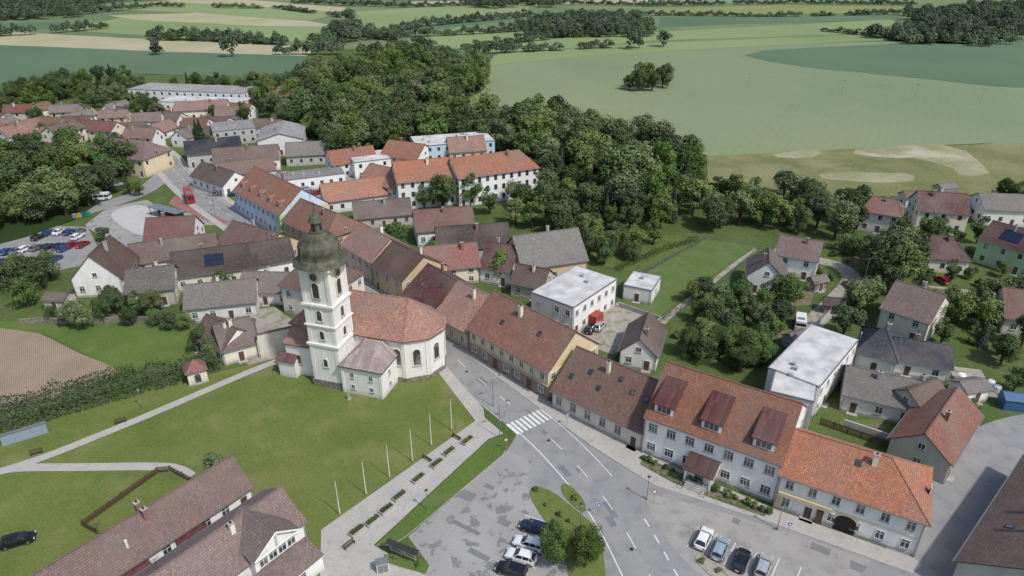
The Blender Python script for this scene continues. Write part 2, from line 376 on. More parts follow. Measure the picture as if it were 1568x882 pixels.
SR=[(1330,960),(1395,890),(1432,845),(1466,775),(1500,710),(1535,676),(1600,658),(1750,640)]
P2=line_px(SR,3,2); r2=MB(); ribbon(r2,P2,-4.6,4.6,.055,asph); r2.build('side_road',uv=False)
roadpolys.append([(p.x,p.y) for p in ribbon_pts(P2,-5)+ribbon_pts(P2,5)[::-1]])
def path(name,px,w,z,mat,sm=2,m=1):
    Q=line_px(px,sm,1.5); q=MB(); ribbon(q,Q,-w/2,w/2,z,mat); q.build(name,uv=False)
    roadpolys.append([(p.x,p.y) for p in ribbon_pts(Q,-w/2-m)+ribbon_pts(Q,w/2+m)[::-1]])
path('footpath',[(-60,745),(0,722),(60,704),(160,664),(245,629),(330,592),(400,562),(468,538)],1.8,.09,pave)
path('footpath',[(0,722),(30,716),(120,716),(245,714),(275,718),(300,735)],1.8,.10,pave)
path('lane',[(1235,505),(1275,465),(1310,428),(1290,408),(1240,395),(1180,380)],4.5,.05,gravel)
path('lane',[(1310,428),(1400,440),(1500,450)],3.5,.055,gravel)
path('footpath',[(1158,382),(1120,408),(1085,438),(1040,470),(1012,498)],1.3,.09,gravel)
path('lane',[(262,255),(245,275),(215,297),(150,318),(95,335),(40,345),(-60,372)],7,.05,asph)
ra('parking_area',[(-120,375),(0,352),(60,345),(135,348),(150,378),(190,392),(120,408),(60,420),(-120,440)],.045,asph)
ra('town_square',[(130,345),(165,318),(225,306),(262,330),(330,318),(345,345),(290,345),(222,352),(225,378),(185,385)],.045,asph2)
area('paved_plaza',[(165,330),(185,318),(215,313),(245,325),(262,345),(240,360),(215,362),(190,350)],.08,ground('pale_paving',(.47,.46,.45),(.42,.41,.39),.2),sm=2)
area('paved_plaza',[(268,300),(300,318),(352,340),(338,346),(300,332),(258,312)],.075,ground('red_paving',(.30,.16,.13),(.26,.14,.12),.4))
ra('yard',[(430,262),(540,268),(560,290),(500,305),(430,300)],.05,asph)
ra('yard',[(370,478),(420,470),(470,505),(440,545),(380,560),(345,500)],.05,gravel,.5)
ra('yard',[(1285,645),(1390,640),(1400,690),(1290,660)],.06,lawn2)
ra('yard',[(1450,560),(1500,566),(1530,610),(1470,600)],.05,gravel,.5)

# ---------------------------------------------------------------- windows / houses
foot=[]
def window(mb,W,t,z,w,h,lod,fm=None,sill=True,bars=1):
    fm=fm or white
    if lod==2:
        mb.box(W,t-w/2-.07,t+w/2+.07,-.03,.02,z-.07,z+h+.07,fm); mb.box(W,t-w/2,t+w/2,-.06,.0,z,z+h,glass); return
    mb.box(W,t-w/2,t+w/2,-.012,.05,z,z+h,glass)
    f=.08
    mb.box(W,t-w/2-f,t-w/2,-.07,.02,z-f,z+h+f,fm); mb.box(W,t+w/2,t+w/2+f,-.07,.02,z-f,z+h+f,fm)
    mb.box(W,t-w/2+.001,t+w/2-.001,-.068,.02,z+h,z+h+f,fm); mb.box(W,t-w/2+.001,t+w/2-.001,-.068,.02,z-f,z,fm)
    for b in range(1,bars+1):
        x=t-w/2+w*b/(bars+1); mb.box(W,x-.035,x+.035,-.04,.01,z+.001,z+h-.001,fm)
    if h>1.2: mb.box(W,t-w/2+.002,t+w/2-.002,-.035,.01,z+h*.68,z+h*.68+.06,fm)
    if sill: mb.box(W,t-w/2-.15,t+w/2+.15,-.16,.01,z-f-.06,z-f-.003,grayp)
def roof_gable(mb,fr,L,D,eave,ridge,hl=0,hr=0,oh=.45,mat=None,og=.3,th=.17):
    s=(ridge-eave)/(D/2); ze=eave-oh*s
    xl=hl if hl else -og; xr=L-hr if hr else L+og
    a0=-oh if hl else -og; a1=L+oh if hr else L+og
    E=[(a0,-oh,ze),(a1,-oh,ze),(a1,D+oh,ze),(a0,D+oh,ze)]; R0=(xl,D/2,ridge); R1=(xr,D/2,ridge)
    faces=[[E[0],E[1],R1,R0],[E[2],E[3],R0,R1]]
    loop=[E[0],E[1]]
    if hr: faces.append([E[1],E[2],R1])
    else: loop.append(R1)
    loop+= [E[2],E[3]]
    if hl: faces.append([E[3],E[0],R0])
    else: loop.append(R0)
    for f in faces:
        mb.poly([fr.P(x,y,z+th+.01) for x,y,z in f],mat)
        mb.poly([fr.P(x,y,z+.01) for x,y,z in reversed(f)],wood)
    n=len(loop)
    for i in range(n):
        p,q=loop[i],loop[(i+1)%n]
        mb.poly([fr.P(p[0],p[1],p[2]+.01),fr.P(q[0],q[1],q[2]+.01),fr.P(q[0],q[1],q[2]+th+.01),fr.P(p[0],p[1],p[2]+th+.01)],wood)
    mb.box(fr,xl,xr,D/2-.14,D/2+.14,ridge+th-.05,ridge+th+.07,mat)
    for h,Rr,cs in ((hl,R0,(E[0],E[3])),(hr,R1,(E[1],E[2]))):
        if h:
            for c in cs: mb.cyl(fr.P(Rr[0],Rr[1],Rr[2]+th+.02),fr.P(c[0],c[1],c[2]+th+.02),.11,.11,5,mat)
    mb.box(fr,a0,a1,-oh-.13,-oh-.01,ze+.02,ze+.13,grayp); mb.box(fr,a0,a1,D+oh+.01,D+oh+.13,ze+.02,ze+.13,grayp)
def chimney(mb,fr,x,y,ztop,w=.55,zb=2):
    m=R.choice((brickm,brickm,conc,wl('cream')))
    mb.box(fr,x-w/2,x+w/2,y-w/2,y+w/2,zb,ztop,m); mb.box(fr,x-w/2-.08,x+w/2+.08,y-w/2-.08,y+w/2+.08,ztop,ztop+.12,conc)
    mb.box(fr,x-.13,x+.13,y-.13,y+.13,ztop+.12,ztop+.35,darkm)
def shed_dormer(mb,fr,eave,s,x,y0,w,h,mat,wm,sd=None,bars=1,rm=None):
    sd=s*.35 if sd is None else sd; zs=eave+y0*s; dy=h/(s-sd)
    mb.box(fr,x-w/2,x+w/2,y0,y0+.25,zs-.3,zs+h,wm)
    for xs in (x-w/2,x+w/2):
        mb.poly([fr.P(xs,y0,zs-.05),fr.P(xs,y0+dy,zs+dy*s),fr.P(xs,y0,zs+h)],rm or mat)
    o=.25; A=[(x-w/2-o,y0-.35,zs+h-.35*sd),(x+w/2+o,y0-.35,zs+h-.35*sd),(x+w/2+o,y0+dy+.1,zs+h+(dy+.1)*sd),(x-w/2-o,y0+dy+.1,zs+h+(dy+.1)*sd)]
    mb.poly([fr.P(a,b,c+.2) for a,b,c in A],mat)
    for i in range(4):
        p,q=A[i],A[(i+1)%4]; mb.poly([fr.P(p[0],p[1],p[2]+.02),fr.P(q[0],q[1],q[2]+.02),fr.P(q[0],q[1],q[2]+.2),fr.P(p[0],p[1],p[2]+.2)],wood)
    W=Fr(fr.P(x-w/2,y0,0),fr.ex,fr.ey)
    window(mb,W,w/2,zs+.35,min(w*.7,2.2),h-.6,0,bars=bars,sill=False)
def gable_dormer(mb,fr,eave,s,x,y0,w,h,mat,wm):
    zs=eave+y0*s; hr=h+w*.35; dy=h/s; dr=hr/s
    mb.poly([fr.P(x-w/2,y0,zs-.1),fr.P(x+w/2,y0,zs-.1),fr.P(x+w/2,y0,zs+h),fr.P(x,y0,zs+hr),fr.P(x-w/2,y0,zs+h)],wm)
    for sg in (-1,1):
        xs=x+sg*w/2; mb.poly([fr.P(xs,y0,zs-.1),fr.P(xs,y0+dy,zs+h),fr.P(xs,y0,zs+h)],wm)
        mb.poly([fr.P(x+sg*(w/2+.15),y0-.25,zs+h-.02),fr.P(x+sg*(w/2+.15),y0+dy,zs+h-.02),fr.P(x,y0+dr,zs+hr+.12),fr.P(x,y0-.25,zs+hr+.12)],mat)
    W=Fr(fr.P(x-w/2,y0,0),fr.ex,fr.ey); window(mb,W,w/2,zs+.3,w*.6,h-.35,0,sill=False)
def slope_fr(fr,x,d,eave,ridge,D):
    s=(ridge-eave)/(D/2); a=math.atan(s)
    up=fr.ey*math.cos(a)+Z*math.sin(a); n=Z*math.cos(a)-fr.ey*math.sin(a)
    return Fr(fr.P(x,0,eave)+up*d+n*.18,fr.ex,up,n)
def skylight(mb,F,w=.8,l=1.0):
    mb.box(F,-w/2,w/2,-l/2,l/2,0,.1,darkm); mb.box(F,-w/2+.08,w/2-.08,-l/2+.08,l/2-.08,.05,.115,glass)
def frame_from(a,b,ha=0,world=False):
    A=Vector((*a,0)) if world else S(a[0],a[1],ha); B=Vector((*b,0)) if world else S(b[0],b[1],ha)
    A.z=0;B.z=0
    return Fr(A,(B-A)),(B-A).length
def house(name,a,b,depth,eave,ridge=None,roof='orange',wall='white',st=1,ha=0,axis='x',hip=(0,0),sp=3.0,ww=1.05,wh=1.35,chim=1,sky=0,
          world=False,fr=None,L=None,windows=(1,1,1,1),door=True,oh=.45,extra=None,attic=True,fm=None,trim=None,bars=1,og=.3,solarp=False):
    if fr is None: fr,L=frame_from(a,b,ha,world)
    D=depth; c=fr.P(L/2,D/2,0); par=empty(name,c); dist=c.length
    lod=0 if dist<185 else 2
    rr=random.Random(int(c.x*31+c.y*17)) ; foot.append((fr,L,D))
    wm=wl(wall); walls=MB(); rm=MB(); wn=MB()
    f2,L2,D2=(fr,L,D) if axis=='x' else (Fr(fr.P(L,0,0),fr.ey,fr.ex*-1),D,L)
    for q in ((0,0,L,0),(L,0,L,D),(L,D,0,D),(0,D,0,0)):
        walls.poly([fr.P(q[0],q[1],-.4),fr.P(q[2],q[3],-.4),fr.P(q[2],q[3],eave),fr.P(q[0],q[1],eave)],wm)
    if ridge:
        if not hip[0]: walls.poly([f2.P(0,0,eave),f2.P(0,D2,eave),f2.P(0,D2/2,ridge)],wm)
        if not hip[1]: walls.poly([f2.P(L2,0,eave),f2.P(L2,D2,eave),f2.P(L2,D2/2,ridge)],wm)
        roof_gable(rm,f2,L2,D2,eave,ridge,hip[0],hip[1],oh,rf(roof),og)
        for i in range(chim):
            x=L2*(.25+.5*rr.random()); y=D2*(.5+rr.choice((-.12,.12))); chimney(rm,f2,x,y,ridge+.9,.5+.2*rr.random(),eave)
        for i in range(sky):
            F=slope_fr(f2,L2*(i+.7)/(sky+.4),(D2/2)*(.45+.5*rr.random()),eave,ridge,D2); skylight(rm,F)
        if solarp:
            F=slope_fr(f2,L2*.5,D2*.3,eave,ridge,D2)
            for i in range(-2,2):
                for j in (-1,0): rm.box(F,i*1.1,i*1.1+1.05,j*1.7,j*1.7+1.65,.04,.1,solar)
        if dist<200 and rr.random()<.6 and L>6:
            x=L2*(.2+.6*rr.random()); rm.cyl(f2.P(x,D2/2,ridge),f2.P(x,D2/2,ridge+2.2),.03,.02,4,darkm)
            for z_ in (1.6,1.9,2.15): rm.box(f2,x-.5,x+.5,D2/2-.02,D2/2+.02,ridge+z_-.02,ridge+z_+.02,darkm)
    else:
        rm.box(fr,-.12,L+.12,-.12,D+.12,eave-.02,eave+.22,grayp); rm.box(fr,.1,L-.1,.1,D-.1,eave+.1,eave+.235,rf(roof) if roof in RC else membr)
        for i in range(max(1,int(L/7))):
            x=L*rr.random()*.8+L*.1; y=D*(.3+.4*rr.random()); rm.box(fr,x-.4,x+.4,y-.4,y+.4,eave+.2,eave+.8,conc)
    if lod==0:
        for (x0,x1,y0,y1) in ((-.05,L+.05,-.05,0.02),(-.05,L+.05,D-.02,D+.05),(-.05,.02,.021,D-.021),(L-.02,L+.05,.021,D-.021)):
            walls.box(fr,x0,x1,y0,y1,-.3,.5,conc)
    sides=[(Fr(fr.P(0,0,0),fr.ex,fr.ey),L),(Fr(fr.P(L,0,0),fr.ey,fr.ex*-1),D),(Fr(fr.P(L,D,0),fr.ex*-1,fr.ey*-1),L),(Fr(fr.P(0,D,0),fr.ey*-1,fr.ex),D)]
    sh=eave/st
    for si,(W,len_) in enumerate(sides):
        if not windows[si]: continue
        n=max(1,int((len_-1)/sp)); isg=ridge and ((axis=='x' and si in(1,3)) or (axis=='y' and si in (0,2)))
        dpos=rr.randrange(n) if (door and si in (0,) ) else -1
        for k in range(st):
            zb=k*sh+sh*.32
            for i in range(n):
                t=len_*(i+.5)/n
                if k==0 and i==dpos:
                    wn.box(W,t-.65,t+.65,-.06,.03,.02,2.35,white); wn.box(W,t-.5,t+.5,-.09,.0,.05,2.2,wood); wn.box(W,t-.9,t+.9,-.9,-.065,-.1,.14,conc)
                    continue
                if si in (1,3) and n>1 and rr.random()<.2: continue
                window(wn,W,t,zb,ww,min(wh,sh*.55),lod,fm,bars=bars)
        if isg and attic and ridge-eave>2.2:
            window(wn,W,len_/2,eave+.35,.9,1.0,lod,fm)
        if trim and lod==0:
            for k in range(1,st): wn.box(W,.0,len_,-.05,.02,k*sh-.08,k*sh+.08,trim)
            wn.box(W,.0,len_,-.09,.02,eave-.45,eave-.2,trim)
    if lod==0:
        for x in (.15,L-.15): 
            wn.cyl(fr.P(x,-.12,.1),fr.P(x,-.12,eave-.2),.05,.05,6,grayp)
    if extra: extra(walls,rm,wn,fr,L,D,par)
    walls.build('walls',par); rm.build('roof',par); wn.build('windows_and_door',par)
    return par

def ex_corner(w,r,n,fr,L,D,par):
    W=Fr(fr.P(0,0,0),fr.ex,fr.ey)
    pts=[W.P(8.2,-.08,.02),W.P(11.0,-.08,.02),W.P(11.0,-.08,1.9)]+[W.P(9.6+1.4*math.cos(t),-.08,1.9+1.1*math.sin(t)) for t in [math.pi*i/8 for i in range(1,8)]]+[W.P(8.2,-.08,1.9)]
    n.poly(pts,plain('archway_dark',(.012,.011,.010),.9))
    for i in range(8):
        t0=math.pi*i/8; t1=math.pi*(i+1)/8
        n.poly([W.P(9.6+1.4*math.cos(t0),-.1,1.9+1.1*math.sin(t0)),W.P(9.6+1.75*math.cos(t0),-.1,1.9+1.45*math.sin(t0)),W.P(9.6+1.75*math.cos(t1),-.1,1.9+1.45*math.sin(t1)),W.P(9.6+1.4*math.cos(t1),-.1,1.9+1.1*math.sin(t1))],wl('yellow'))
    n.box(W,.3,7.6,-.5,-.1,2.9,3.5,wl('yellow')); n.box(W,.2,1.0,-.12,.01,.3,3.2,wl('yellow'))
    n.box(W,5.8,6.7,-.3,.0,.05,2.4,wood)
    for x in (0.02,L-.32): n.box(W,x,x+.3,-.07,.01,.2,6.2,wl('cream'))
house('corner_house',(1183,776),(1400,853),12,6.5,10.4,'orange','white',2,hip=(0,5.5),sp=2.7,sky=1,trim=wl('yellow'),extra=ex_corner,ww=1.0,wh=1.4,chim=1)
def ex_town(w,r,n,fr,L,D,par):
    s=(13.2-7.6)/(D/2)
    for x in (2.6,10.2,18.0): shed_dormer(r,fr,7.6,s,x,.9,3.1,1.75,rf('metal_red'),wl('white'),sd=s*.52,bars=2,rm=rf('metal_red'))
    p=MB(); f=fr
    for x in (8.3,12.2): p.box(f,x-.15,x+.15,-3.0,-2.7,0,3.0,white)
    p.box(f,8.3,12.2,-2.2,-.06,0,2.9,wl('cream'))
    p.poly([f.P(7.8,-3.4,3.0),f.P(12.7,-3.4,3.0),f.P(12.7,-.02,4.0),f.P(7.8,-.02,4.0)],rf('metal_red'))
    p.poly([f.P(7.8,-3.4,2.85),f.P(12.7,-3.4,2.85),f.P(12.7,-3.4,3.0),f.P(7.8,-3.4,3.0)],wood)
    p.poly([f.P(12.7,-3.4,2.85),f.P(12.7,-.02,2.85),f.P(12.7,-.02,4.0),f.P(12.7,-3.4,3.0)],wl('cream'))
    for k in range(5): p.box(f,8.6,11.9,-3.1-.34*k,-2.76-.34*k,0,.85-.17*k,conc)
    for x in (8.5,12.0):
        p.box(f,x-.03,x+.03,-4.7,-4.64,.2,1.3,darkm); p.box(f,x-.03,x+.03,-4.7,-3.0,1.25,1.3,darkm)
    p.box(f,9.6,10.9,-2.27,-2.18,.9,2.8,glass)
    p.build('porch',par)
house('town_hall',(982,693),(1184,771),16,7.6,13.2,'orange2','white',2,sp=2.55,ww=1.35,wh=1.5,bars=2,chim=0,sky=0,extra=ex_town,og=.15)
house('terraced_house',(845,623),(981,691),14.5,3.9,9.2,'brick','cream',1,sp=2.8,sky=6,chim=1,wh=1.7,ww=1.2,trim=wl('white'))
def ex_high(w,r,n,fr,L,D,par):
    n.box(fr,.02,L-.02,-.12,-.0,.3,2.9,wl('brown'))
    for i in range(7):
        t=L*(i+.5)/7
        if i in(2,5): n.box(fr,t-.6,t+.6,-.2,-.05,.05,2.3,wood)
        else: window(n,Fr(fr.P(0,-.12,0),fr.ex,fr.ey),t,1.1,1.3,1.2,0)
    n.box(fr,0,L,-.3,-.05,2.95,3.15,wl('grey'))
house('terraced_house',(720,541),(838,612),14,6.0,11.6,'orange2','yellow',2,sp=2.5,chim=1,sky=2,extra=ex_high,wh=1.3,trim=wl('cream'),door=False)
house('terraced_house',(668,509),(717,536),14,4.3,9.8,'orange','tan',1,sp=3,sky=0)
house('terraced_house',(620,473),(664,504),14,4.2,9.2,'maroon','cream',1,sky=2)
house('terraced_house',(573,440),(618,467),13,6.0,10.2,'brown','tan',2,sky=0)
house('terraced_house',(528,408),(571,436),12,6.2,10.5,'orange2','peach',2)
house('terraced_house',(438,371),(502,402),13,6.5,11,'orange2','tan',2,ha=0,hip=(0,3))
def ex_hotel(w,r,n,fr,L,D,par):
    s=(13-7.2)/(D/2)
    for i in range(5): gable_dormer(r,fr,7.2,s,L*(i+.5)/5,1.6,1.5,1.2,rf('orange2'),wl('brown'))
    n.box(fr,L-3,L-.02,-.1,.0,.2,7.0,wl('green'))
    n.box(Fr(fr.P(L,0,0),fr.ey,fr.ex*-1),.02,3,-.08,.01,.2,7.0,wl('green'))
    n.box(Fr(fr.P(L,0,0),fr.ey,fr.ex*-1),3.01,D-.02,-.07,.01,.2,7.05,wl('yellow'))
house('hotel',(365,325),(434,366),15,7.2,13,'orange2','blue',2,sp=2.6,extra=ex_hotel,windows=(1,1,1,1))
house('school_building',(704,318),(824,299),13,9.5,14.0,'orange','white',3,sp=2.6,hip=(0,4),wh=1.7,chim=2)
house('school_building',(612,322),(700,313),13,9.0,13.5,'orange','white',3,sp=2.8,wh=1.7)
house('school_building',(552,303),(612,318),12,6,10,'orange','white',2)
house('flat_roof_block',(640,262),(758,252),14,9,None,'membrane','blue',3,sp=3,chim=0)
house('flat_roof_block',(545,275),(600,268),12,6,None,'membrane','white',2)
house('storage_building',(500,328),(617,312),10,4,8,'orange','white',1)
house('storage_building',(545,352),(632,344),9,3.5,6.8,'brown','dirty',1)
house('garage_row',(428,296),(530,283),9,4,None,'lgrey','white',1,windows=(1,1,1,1))
house('village_house',(512,274),(580,264),11,5,8.5,'orange','white',2)
house('village_house',(440,255),(530,250),10,4,7.5,'grey','grey',1)
house('village_house',(330,268),(430,260),11,4.5,8,'brown','white',1)
house('village_house',(336,288),(425,276),10,4,7,'orange2','white',1)
house('village_house',(296,286),(345,303),10,4,7.5,'brown','white',1)
house('warehouse',(290,258),(375,248),16,5,8,'blue','grey',1,solarp=False)
house('warehouse',(398,240),(466,236),22,6,8.5,'lgrey','white',1,axis='y',attic=False)
house('flat_roof_block',(330,225),(395,218),16,6,None,'lgrey','grey',2)
house('village_house',(135,262),(225,272),14,6.5,11,'pink','yellow',2,hip=(4,4))
house('village_house',(585,262),(640,270),12,6,10,'orange2','white',2)
house('village_house',(690,262),(745,258),10,7,11,'orange2','cream',2)
house('village_house',(226,392),(300,388),11,4.2,8.6,'red','white',2,axis='x')
house('village_house',(206,424),(338,404),9,3.5,7,'brown','white',1)
house('village_house',(338,398),(408,420),12,5,9,'brick','tan',1)
house('village_house',(118,456),(192,452),12,4.8,10.5,'brown','white',1,axis='y')
house('barn',(200,474),(272,465),10,4.2,7.6,'grey','dirty',1)
house('barn',(270,448),(398,430),11,4,8,'dark','cream',1,solarp=True)
house('barn',(395,430),(455,418),10,4,8,'dark','white',1)
house('village_house',(288,496),(396,484),10,3.8,7.0,'grey','white',1)
house('barn',(368,466),(448,468),9,3.4,6.2,'grey','white',1)
house('village_house',(300,536),(345,560),8,3.5,6.5,'brown','white',1)
house('village_house',(345,560),(398,545),9,3.5,7,'brown','cream',1,axis='x')
house('parish_house',(436,478),(505,497),13,7,11.5,'brick','cream',2,axis='x',hip=(3,3))
house('village_house',(640,378),(728,370),11,4.5,8.5,'brick','white',1)
house('barn',(672,404),(782,396),11,4,8,'dark','dirty',1)
house('village_house',(655,440),(735,432),10,4.5,8.5,'red','cream',2)
house('village_house',(735,432),(782,440),11,4.2,8.5,'maroon','white',1)
house('barn',(800,440),(898,425),14,5.0,10.5,'grey','tan',1,axis='x')
house('barn',(782,452),(830,462),8,3.5,6.5,'brown','dirty',1)
def ex_block(w,r,n,fr,L,D,par):
    n.box(fr,L*.35,L*.35+3,-2.0,-.1,.0,2.8,plain('red_awning',(.35,.05,.04),.6))
house('flat_roof_block',(876,516),(941,470),11,7.0,None,'membrane','white',2,sp=2.4,extra=ex_block)
house('garage',(953,458),(996,467),8,3.6,None,'membrane','white',1,sp=4)
house('village_house',(948,560),(1003,570),11,3.6,6.8,'brown','white',1,axis='y')
house('flat_roof_block',(1243,640),(1302,565),9,6.5,None,'membrane','white',2,sp=2.8,fr=None)
house('flat_roof_block',(1170,645),(1235,662),11,6.3,None,'membrane','white',2)
house('village_house',(1140,447),(1198,455),9,4.6,8.4,'mauve','white',1,axis='y',attic=True)
house('village_house',(1182,420),(1245,432),11,5.6,8.6,'mauve','white',2,axis='x')
house('village_house',(1312,352),(1372,362),10,6,9,'brick','white',2,axis='x',hip=(2,2))
house('village_house',(1400,352),(1475,358),11,6,10,'maroon','cream',2)
house('village_house',(1402,415),(1478,420),10,4,8,'maroon','cream',1,hip=(3.5,3.5))
house('village_house',(1488,400),(1565,425),11,6.5,10,'maroon','green',2,solarp=True)
house('village_house',(1500,345),(1575,348),11,5,8,'grey','white',1)
house('village_house',(1340,505),(1412,530),13,5.5,9.5,'mauve','cream',2)
house('bungalow',(1305,562),(1365,578),11,3.6,6.8,'blue','white',1,hip=(3,3))
house('bungalow',(1365,572),(1450,586),9,3.2,5.6,'blue','white',1)
house('outbuilding',(1285,628),(1400,655),10,3.6,6.4,'grey','white',1)
house('village_house',(1443,742),(1490,665),8.5,4.2,7.4,'brick','dirty',1,sp=4)
house('outbuilding',(1412,668),(1455,650),9,3.8,6.6,'brown','dirty',1)
house('village_house',(1556,735),(1452,898),13,4.8,9.0,'brown','grey',1,og=.5,chim=2,sky=2)
house('village_house',(1530,510),(1600,520),12,4,8,'brick','cream',1)
house('village_house',(1435,330),(1470,326),8,4,6.5,'grey','white',1)
for u,v,L_,D_,e,rd,rc in ((1245,448,4,3,2.4,3.4,'grey'),(1152,318,5,4,2.6,3.8,'brown'),(1405,478,5,4,2.5,3.6,'mauve'),(1480,335,5,4,2.5,3.5,'grey'),(1355,392,6,4,2.6,3.9,'brick'),
    (1440,302,6,4,2.6,3.8,'grey'),(1385,318,7,5,3,4.5,'brick'),(1105,505,4,3,2.4,3.3,'grey'),(1260,480,4,3,2.4,3.4,'brown'),(180,430,5,4,2.6,3.8,'grey'),(70,475,5,4,2.6,3.6,'brown'),(1475,620,5,4,2.6,3.6,'grey'),(1215,540,5,3.5,2.4,3.4,'mauve'),(1500,480,6,4,2.5,3.6,'maroon')):
    a=R.uniform(-.4,.6); house('garden_shed',None,None,D_,e,rd,rc,R.choice(('brown','dirty','white')),1,fr=Fr(S(u,v),(math.cos(a),math.sin(a),0)),L=L_,chim=0,sp=3,ww=.8,wh=.8,attic=False,oh=.25)
def ex_fg1(w,r,n,fr,L,D,par):
    for x in (L-12,L-20):
        r.box(fr,x,x+4.2,-2.6,-.1,2.4,2.6,rf('metal_red'))
        for q in (x+.1,x+4.0): n.box(fr,q-.1,q+.1,-2.5,-2.3,0,2.4,white)
    for x in (L-17,L-30): r.cyl(fr.P(x,1.5,4.2),fr.P(x,1.5,5.9),.18,.18,8,white)
house('municipal_building',(-61.4,46.1),(-38.6,76.5),8,3.3,6.6,'mauve','white',1,world=True,ha=0,sp=2.8,chim=2,extra=ex_fg1)
def ex_fg2(w,r,n,fr,L,D,par):
    g=MB(); x0,x1=L-8.5,L-2.0; yf=-1.4; zt=6.0; zr=8.2; xm=(x0+x1)/2
    g.box(fr,x0,x1,yf,4,0,zt,wl('white'))
    g.poly([fr.P(x0,yf,zt),fr.P(x1,yf,zt),fr.P(xm,yf,zr)],wl('white'))
    for a,b in ((x0-.3,xm),(x1+.3,xm)):
        g.poly([fr.P(a,yf-.7,zt-.1),fr.P(b,yf-.7,zr+.15),fr.P(b,5.5,zr+.15),fr.P(a,5.5,zt-.1)],rf('mauve'))
    for a in (x0-.2,x1+.2): g.cyl(fr.P(a,yf-.6,zt),fr.P(xm,yf-.6,zr+.1),.12,.12,6,white)
    g.cyl(fr.P(x0,yf-.6,zt),fr.P(x1,yf-.6,zt),.1,.1,6,white); g.cyl(fr.P(xm,yf-.6,zt),fr.P(xm,yf-.6,zr),.1,.1,6,white)
    W=Fr(fr.P(x0,yf,0),fr.ex,fr.ey)
    for t in (1.2,2.6,4.0,5.4): window(g,W,t,4.0,1.1,1.4,0)
    g.poly([fr.P(2,-5.2,2.7),fr.P(L-1,-5.2,2.7),fr.P(L-1,yf-.02,3.7),fr.P(2,yf-.02,3.7)],rf('mauve'))
    g.poly([fr.P(2,-5.2,2.55),fr.P(L-1,-5.2,2.55),fr.P(L-1,-5.2,2.7),fr.P(2,-5.2,2.7)],white)
    g.box(fr,2.2,L-1.2,-4.9,yf-.05,0,2.6,wl('white'))
    g.poly([fr.P(L-1.2,-4.9,2.6),fr.P(L-1.2,yf,2.6),fr.P(L-1.2,yf,3.6)],wl('white'))
    W=Fr(fr.P(2.2,-4.9,0),fr.ex,fr.ey)
    for i in range(8): window(g,W,2+i*3.0,.9,1.6,1.3,0)
    for i in range(5): window(g,Fr(fr.P(0,0,0),fr.ex,fr.ey),3+i*3,3.75,1.0,.7,0)
    g.build('cross_gable_and_lean_to',par)
house('municipal_building',(-46.3,44.2),(-28.3,68.2),9,4.9,7.9,'mauve','white',1,world=True,sp=50,chim=1,extra=ex_fg2,door=False)
lk=MB(); fl=Fr((-41.5,66.2,0),(.6,.8,0)); lk.box(fl,-4,1,-3.4,.6,0,3.2,wl('white')); lk.box(fl,-4.3,1.3,-3.2,.4,3.2,3.45,rf('metal_red')); lk.build('entrance_link_building')
TOWN=[(10,186,'red'),(45,178,'brick'),(80,186,'mauve'),(95,199,'maroon'),(25,206,'brick'),(60,219,'orange2'),(95,222,'brown'),(125,205,'brown'),(155,195,'brick'),(108,181,'brown'),
(140,214,'red'),(20,226,'orange2'),(-20,214,'red'),(-30,194,'brown'),(185,210,'brick'),(218,215,'brown'),(248,210,'orange2'),(278,203,'brick'),(302,195,'brown'),(332,186,'brick'),(205,196,'mauve'),
(235,188,'brown'),(268,186,'red'),(350,178,'orange2'),(312,212,'brown'),(192,226,'orange2'),(40,240,'red'),(-60,225,'brick'),(160,180,'brown'),(5,246,'brick'),(-50,175,'brown'),(290,222,'mauve'),(112,192,'grey'),(0,198,'grey'),(385,200,'brown'),(60,198,'brick'),(178,180,'grey')]
for u,v,rc in TOWN:
    a=R.choice((-.25,.2,1.3,1.1,-.1)); c=S(u,v+5); L=R.uniform(9,14); D=R.uniform(7.5,9.5)
    f=Fr(c,(math.cos(a),math.sin(a),0)); e=R.choice((3.2,4,5.5)); 
    house('village_house',None,None,D,e,e+R.uniform(2.2,3.2),rc,R.choice(('white','cream','white','tan')),2 if e>4 else 1,fr=f,L=L,sp=3.4)
house('village_house',(418,168),(470,172),12,7,11,'orange2','peach',2,hip=(3,3))
house('village_house',(482,158),(502,160),10,6,10,'brick','cream',2)
house('factory_building',(200,155),(375,162),18,6,None,'lgrey','white',2,sp=4)
house('factory_building',(245,170),(370,174),14,4.5,None,'membrane','white',1,sp=3)
house('factory_building',(270,187),(350,183),12,5,8,'pink','cream',1)

